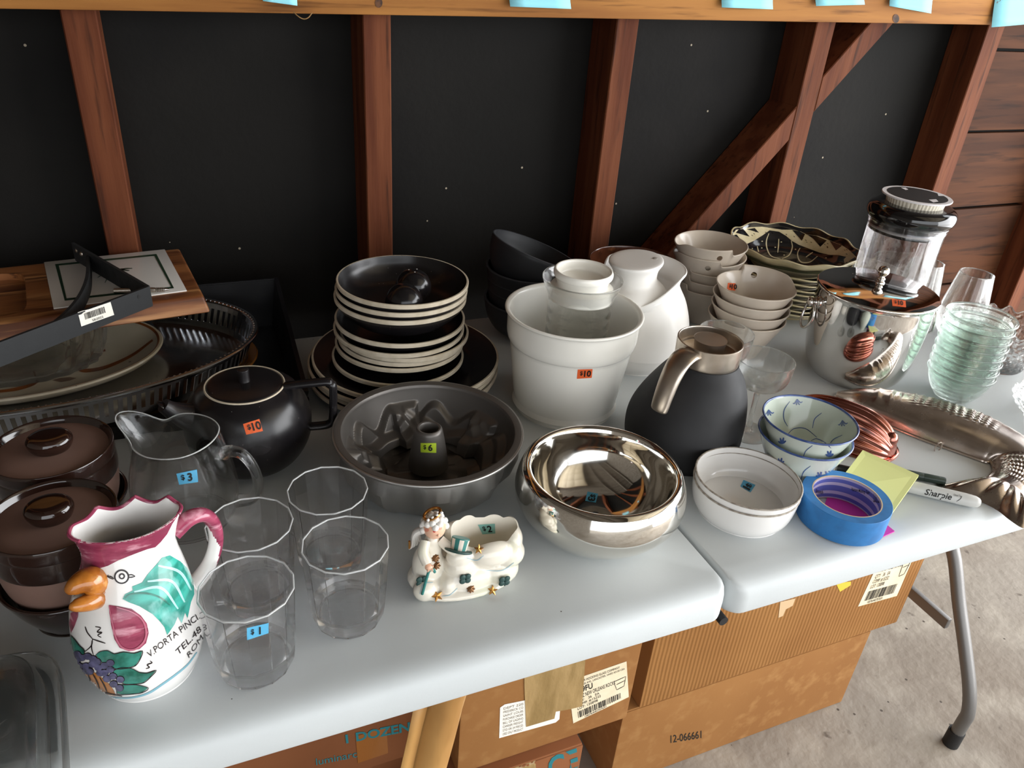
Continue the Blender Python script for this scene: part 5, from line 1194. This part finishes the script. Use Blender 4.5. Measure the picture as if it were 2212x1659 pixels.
# ================================================================== stemless wine glasses
sw = thing('stemless_glass', 'stemless wine glass beside the stack of glass bowls', 'glass', at(.850, .438), (0, 0, 0), 'stemless wine glasses')
sgp = [(.0001, .001), (.021, 0), (.026, .0015), (.0365, .018), (.0415, .042), (.0405, .065), (.0355, .098), (.0305, .1295), (.0302, .1302), (.0292, .1298), (.0342, .098), (.0392, .065), (.0402, .042), (.0350, .0195), (.024, .0065), (.0001, .0055)]
lathe('glass_body', sgp, glass, sw, 72, k=5)
c = copy_tree(sw); c.location = at(.800, .508); c['label'] = 'stemless wine glass behind the clear canister'

# ================================================================== stacked green-tinted glass bowls
gb = thing('glass_bowl', 'green tinted ribbed glass bowl, lowest of its stack', 'bowl', at(.643, .262), (0, 0, 0), 'green tinted glass bowls')
rib = [(.0001, .001), (.027, 0), (.030, .0012), (.0395, .014), (.0465, .030), (.0485, .040), (.0492, .0425), (.0520, .0440), (.0526, .0462), (.0518, .0485), (.0500, .0482), (.0478, .0445), (.0470, .0425), (.0463, .040), (.0440, .030), (.0372, .0155), (.028, .006), (.0001, .0045)]
lathe('bowl_body', rib, glass_green, gb, 72, k=4)
for i in range(1, 8):
    c = copy_tree(gb); c.location = at(.643 - .0022 * i, .262 - .0010 * i, .0150 * i); c['label'] = 'green tinted ribbed glass bowl, %s' % (['', 'second from the bottom of its stack', 'third from the bottom of its stack', 'fourth from the bottom of its stack', 'fifth from the bottom of its stack', 'sixth from the bottom of its stack', 'just under the topmost of its stack', 'topmost of its stack'][i])

# ================================================================== cut crystal dishes
def crystal(lab, loc, R, h, foot, wav, z0=.004):
    o = thing('crystal_dish', lab, 'dish', loc, (0, 0, .3), 'cut crystal dishes'); n = 144; V, F = [], []
    prof = [(foot * .5, 0, 0), (foot, 0, 0), (foot * 1.05, .003, .2), (R * .70, h * .25, 1), (R * .84, h * .45, 1), (R * .93, h * .68, 1), (R * .985, h * .86, .6), (R, h * .97, .3), (R * .985, h, .3), (R * .955, h * .97, 0), (R * .9, h * .7, 0), (R * .8, h * .45, 0), (R * .66, h * .27, 0), (foot * .8, .009, 0), (foot * .3, .008, 0)]
    fine = []
    for i in range(len(prof) - 1):
        for j in range(4): t_ = j / 4; fine.append(tuple(prof[i][k] * (1 - t_) + prof[i + 1][k] * t_ for k in range(3)))
    fine.append(prof[-1])
    for r, z, c in fine:
        for j in range(n):
            a = 2 * PI * j / n; s1 = abs(math.sin(12 * a + z * 260)); s2 = abs(math.sin(12 * a - z * 260)); cutd = .0028 * c * (s1 + s2 - 1)
            top = sm(z, h * .7, h); rr_ = r + cutd + .03 * R * top * math.cos(wav * a); V.append((rr_ * math.cos(a), rr_ * math.sin(a), z + .05 * h * top * math.cos(wav * a)))
    m_ = len(fine)
    for i in range(m_ - 1):
        for j in range(n): F.append((i * n + j, i * n + (j + 1) % n, (i + 1) * n + (j + 1) % n, (i + 1) * n + j))
    F.append(tuple(range(n))[::-1]); F.append(tuple((m_ - 1) * n + j for j in range(n)))
    make('dish_body', V, F, glass, o, sharp=12); return o
crystal('tall cut crystal dish with a scalloped rim behind the glass bowl stack', at(.826, .328), .073, .085, .045, 16)
crystal('low cut crystal dish at the table end beside the fish mold', at(.742, .148), .070, .036, .045, 20)

# ================================================================== coupe glasses
cp = thing('coupe_glass', 'clear coupe glass with a thin stem next to the blue and white bowls', 'glass', at(.221, .269), (0, 0, 0), 'coupe glasses')
cpp = [(.0001, .0016), (.030, .0006), (.0325, .0), (.0328, .0010), (.028, .0022), (.010, .0042), (.0055, .008), (.0048, .014), (.0040, .026), (.0038, .045), (.0042, .062), (.0062, .071), (.012, .0755), (.024, .080), (.0345, .089), (.0398, .104), (.0412, .1230), (.0411, .1240), (.0405, .1240), (.0390, .104), (.0335, .0900), (.0235, .0815), (.010, .0775), (.0001, .0768)]
lathe('glass_body', cpp, glass, cp, 72, k=4)
c = copy_tree(cp); c.location = at(.220, .360); c['label'] = 'clear coupe glass partly behind the steel collar of the black carafe'

# ================================================================== black carafe with steel collar
t = thing('carafe', 'matte black carafe with a brushed steel collar and lever handle', 'carafe', at(.110, .263))
lathe('carafe_body', [(.0001, .001), (.066, 0), (.072, .002), (.0795, .014), (.0822, .036), (.0800, .062), (.0715, .090), (.0590, .116), (.0475, .133), (.0425, .141), (.0405, .143), (.0001, .143)], matte_black, t, 96, lambda a, r, z, i: (r * math.cos(a) - .012 * (1 - sm(z, .04, .135)), r * math.sin(a) + .004 * (1 - sm(z, .04, .135)), z), k=6)
lathe('steel_collar', [(.0385, .139), (.0415, .1405), (.0432, .148), (.0438, .170), (.0436, .1725), (.0425, .1728), (.0415, .1715), (.0405, .160), (.0370, .152), (.0001, .151)], satin_steel, t, 80, k=4)
lathe('pour_knob', [(.0195, .150), (.0198, .156), (.0212, .172), (.0205, .1735), (.0001, .1738)], satin_steel, t, 60, k=4)
h1 = Vector((-.94, -.34, 0)).normalized()
tube('lever_handle', [h1 * .040 + Vector((0, 0, .163)), h1 * .052 + Vector((0, 0, .1645)), h1 * .066 + Vector((0, 0, .158)), h1 * .078 + Vector((0, 0, .140)), h1 * .086 + Vector((0, 0, .117)), h1 * .0905 + Vector((0, 0, .098)), h1 * .0910 + Vector((0, 0, .094))], [.0165, .0165, .0160, .0150, .0140, .0130, .0105], satin_steel, t, 24, flat=.42, up=(0, 0, 1))

# ================================================================== copper melon mold
copper = mat('copper', '#bd7a6c', 0.17, metal=1.0, rn=(30, .24))
A_, B_ = Vector((.322, .305)), Vector((.392, .148)); mid = (A_ + B_) / 2; ax = (B_ - A_).normalized(); sd_ = Vector((-ax.y, ax.x)); hl = (B_ - A_).length / 2
t = thing('copper_mold', 'fluted copper jelly mold lying beside the blue and white bowls', 'mold', (mid.x, mid.y, T))
V, F = [], []; NU, NV = 60, 96
for i in range(NU + 1):
    u = -1 + 2 * i / NU
    for j in range(NV + 1):
        th = PI * j / NV; wv = 1 + .05 * math.cos(11 * 2 * (th - PI / 2)) * (1 - .4 * abs(u) ** 6); prof_ = math.sqrt(max(0, 1 - abs(u) ** 2.6)); 
        y = .050 * math.cos(th) * prof_ * wv; z = .050 * math.sin(th) * prof_ * wv * (1 + .12 * (u)) ; p = ax * (hl * u) + sd_ * y; V.append((p.x, p.y, max(.0006, z)))
for i in range(NU):
    for j in range(NV): F.append((i * (NV + 1) + j, i * (NV + 1) + j + 1, (i + 1) * (NV + 1) + j + 1, (i + 1) * (NV + 1) + j))
o = make('mold_shell', V, F, copper, t, sharp=60)
o.data.transform(Matrix.Identity(4))
P = [ax * (hl * 1.02 * math.cos(a)) + sd_ * (.0525 * math.copysign(abs(math.sin(a)) ** .8, math.sin(a))) for a in np.linspace(0, 2 * PI, 61)]
V, F = tube_vf([(p.x, p.y, .0022) for p in P], .0022, 8, False); make('rolled_rim', V, F, copper, t)
ball('end_rosette', (ax * hl * .86).to_3d() + Vector((0, 0, .026)), (.010, .010, .012), copper, t, 16, 10)

# ================================================================== silver fish mold
fishm = mat('warm_silver_metal', '#c9bdb4', 0.2, metal=1.0, rn=(40, .3))
t = thing('fish_mold', 'large curved silver fish mold with embossed scales', 'mold', at(.52, .16))
cl = [(.441, .318), (.458, .285), (.490, .240), (.522, .192), (.551, .146), (.566, .104), (.560, .070), (.530, .046), (.492, .036), (.470, .034)]
wd = [.006, .030, .046, .054, .055, .050, .043, .036, .029, .026]; ht = [.006, .026, .036, .040, .039, .034, .029, .024, .020, .018]
Q = smoothprof([Vector((x - .52, y - .16, w_, h_)) for (x, y), w_, h_ in zip(cl, wd, ht)], 16); n = len(Q); NT = 72
V, F = [], []; cum = [0]
for i in range(1, n): cum.append(cum[-1] + (Q[i].to_2d() - Q[i - 1].to_2d()).length)
tot = cum[-1]
for i, q in enumerate(Q):
    a = Q[max(0, i - 1)].to_2d(); b = Q[min(n - 1, i + 1)].to_2d(); d = (b - a).normalized(); nn = Vector((-d.y, d.x)); s = cum[i] / tot
    for j in range(NT + 1):
        v = -1 + 2 * j / NT; z = q[3] * (max(0, 1 - abs(v) ** 2.3)) ** .62
        if (.24 < s < .62 and -.45 < v < .93) or (.74 < s < .97 and abs(v) < .93):
            ro = s * 34; row = int(ro); fr = ro - row; co = (v * 8 + (.5 if row % 2 else 0)); fc = abs(co - round(co)) * 2
            edge = 1 - math.hypot(fc, (1 - fr)) ; am = .0021 * sm(s, .24, .30) * (1 - sm(s, .88, .97)) * ((1 - sm(s, .52, .62)) * sm(v, -.45, -.2) if s < .7 else sm(s, .74, .80)) * (1 - sm(abs(v), .75, .93)); z += am * max(-.3, min(1, edge * 1.4))
        if .06 < s < .24:                         # gill plates
            for g in (.15, .20, .235): z += .003 * math.exp(-((s - g - .02 * v * v) / .008) ** 2) * (1 - abs(v))
        p = q.to_2d() + nn * (q[2] * v); V.append((p.x, p.y, z + .0012))
for i in range(n - 1):
    for j in range(NT): F.append((i * (NT + 1) + j, i * (NT + 1) + j + 1, (i + 1) * (NT + 1) + j + 1, (i + 1) * (NT + 1) + j))
make('fish_body', V, F, fishm, t, sharp=50)
# tail fin fan
root = Vector((.478 - .52, .035 - .16)); tips = [(.396, .078), (.402, .060), (.418, .040), (.428, .024), (.432, .006), (.430, -.012), (.432, -.030), (.446, -.030)]
tp = smoothprof([Vector((x - .52, y - .16)) for x, y in tips], 10); m_ = len(tp); NR = 22; V, F = [], []
w0, w1 = Vector((.474 - .52, .060 - .16)), Vector((.484 - .52, .008 - .16))
for i in range(m_):
    f_ = i / (m_ - 1); r0 = w0.lerp(w1, f_)
    for j in range(NR + 1):
        s = j / NR; p = r0.lerp(tp[i], s); z = .018 * (1 - s) ** .7 * (1 - (2 * f_ - 1) ** 4 * .8) + .012 * math.sin(PI * min(1, s * 1.02)) * (.55 + .45 * abs(math.cos(PI * f_ * 4.5))) * (1 - abs(2 * f_ - 1) ** 6); V.append((p.x, p.y, max(.0012, z)))
for i in range(m_ - 1):
    for j in range(NR): F.append((i * (NR + 1) + j, i * (NR + 1) + j + 1, (i + 1) * (NR + 1) + j + 1, (i + 1) * (NR + 1) + j))
make('tail_fin', V, F, fishm, t, sharp=60)
rim_ = []
for i, q in enumerate(Q):
    a = Q[max(0, i - 1)].to_2d(); b = Q[min(n - 1, i + 1)].to_2d(); d = (b - a).normalized(); nn = Vector((-d.y, d.x)); rim_.append((q.to_2d() + nn * (q[2] + .001), q.to_2d() - nn * (q[2] + .001)))
for k in (0, 1):
    V, F = tube_vf([(p[k].x, p[k].y, .0022) for p in rim_], .0022, 8); make('rolled_rim', V, F, fishm, t)
eye = Q[22]; ball('fish_eye', (eye[0] - .012, eye[1] + .004 - .014, eye[3] * .80), (.006, .006, .004), fishm, t, 16, 10)
hr_ = un(2022, 963, .006) - Vector(t.location); V, F = tube_vf([hr_ + Vector((.0085 * math.cos(a) * .8, -.004, .0085 * math.sin(a))) for a in np.linspace(0, 2 * PI, 25)], .0009, 8, False); make('hanging_ring', V, F, fishm, t)
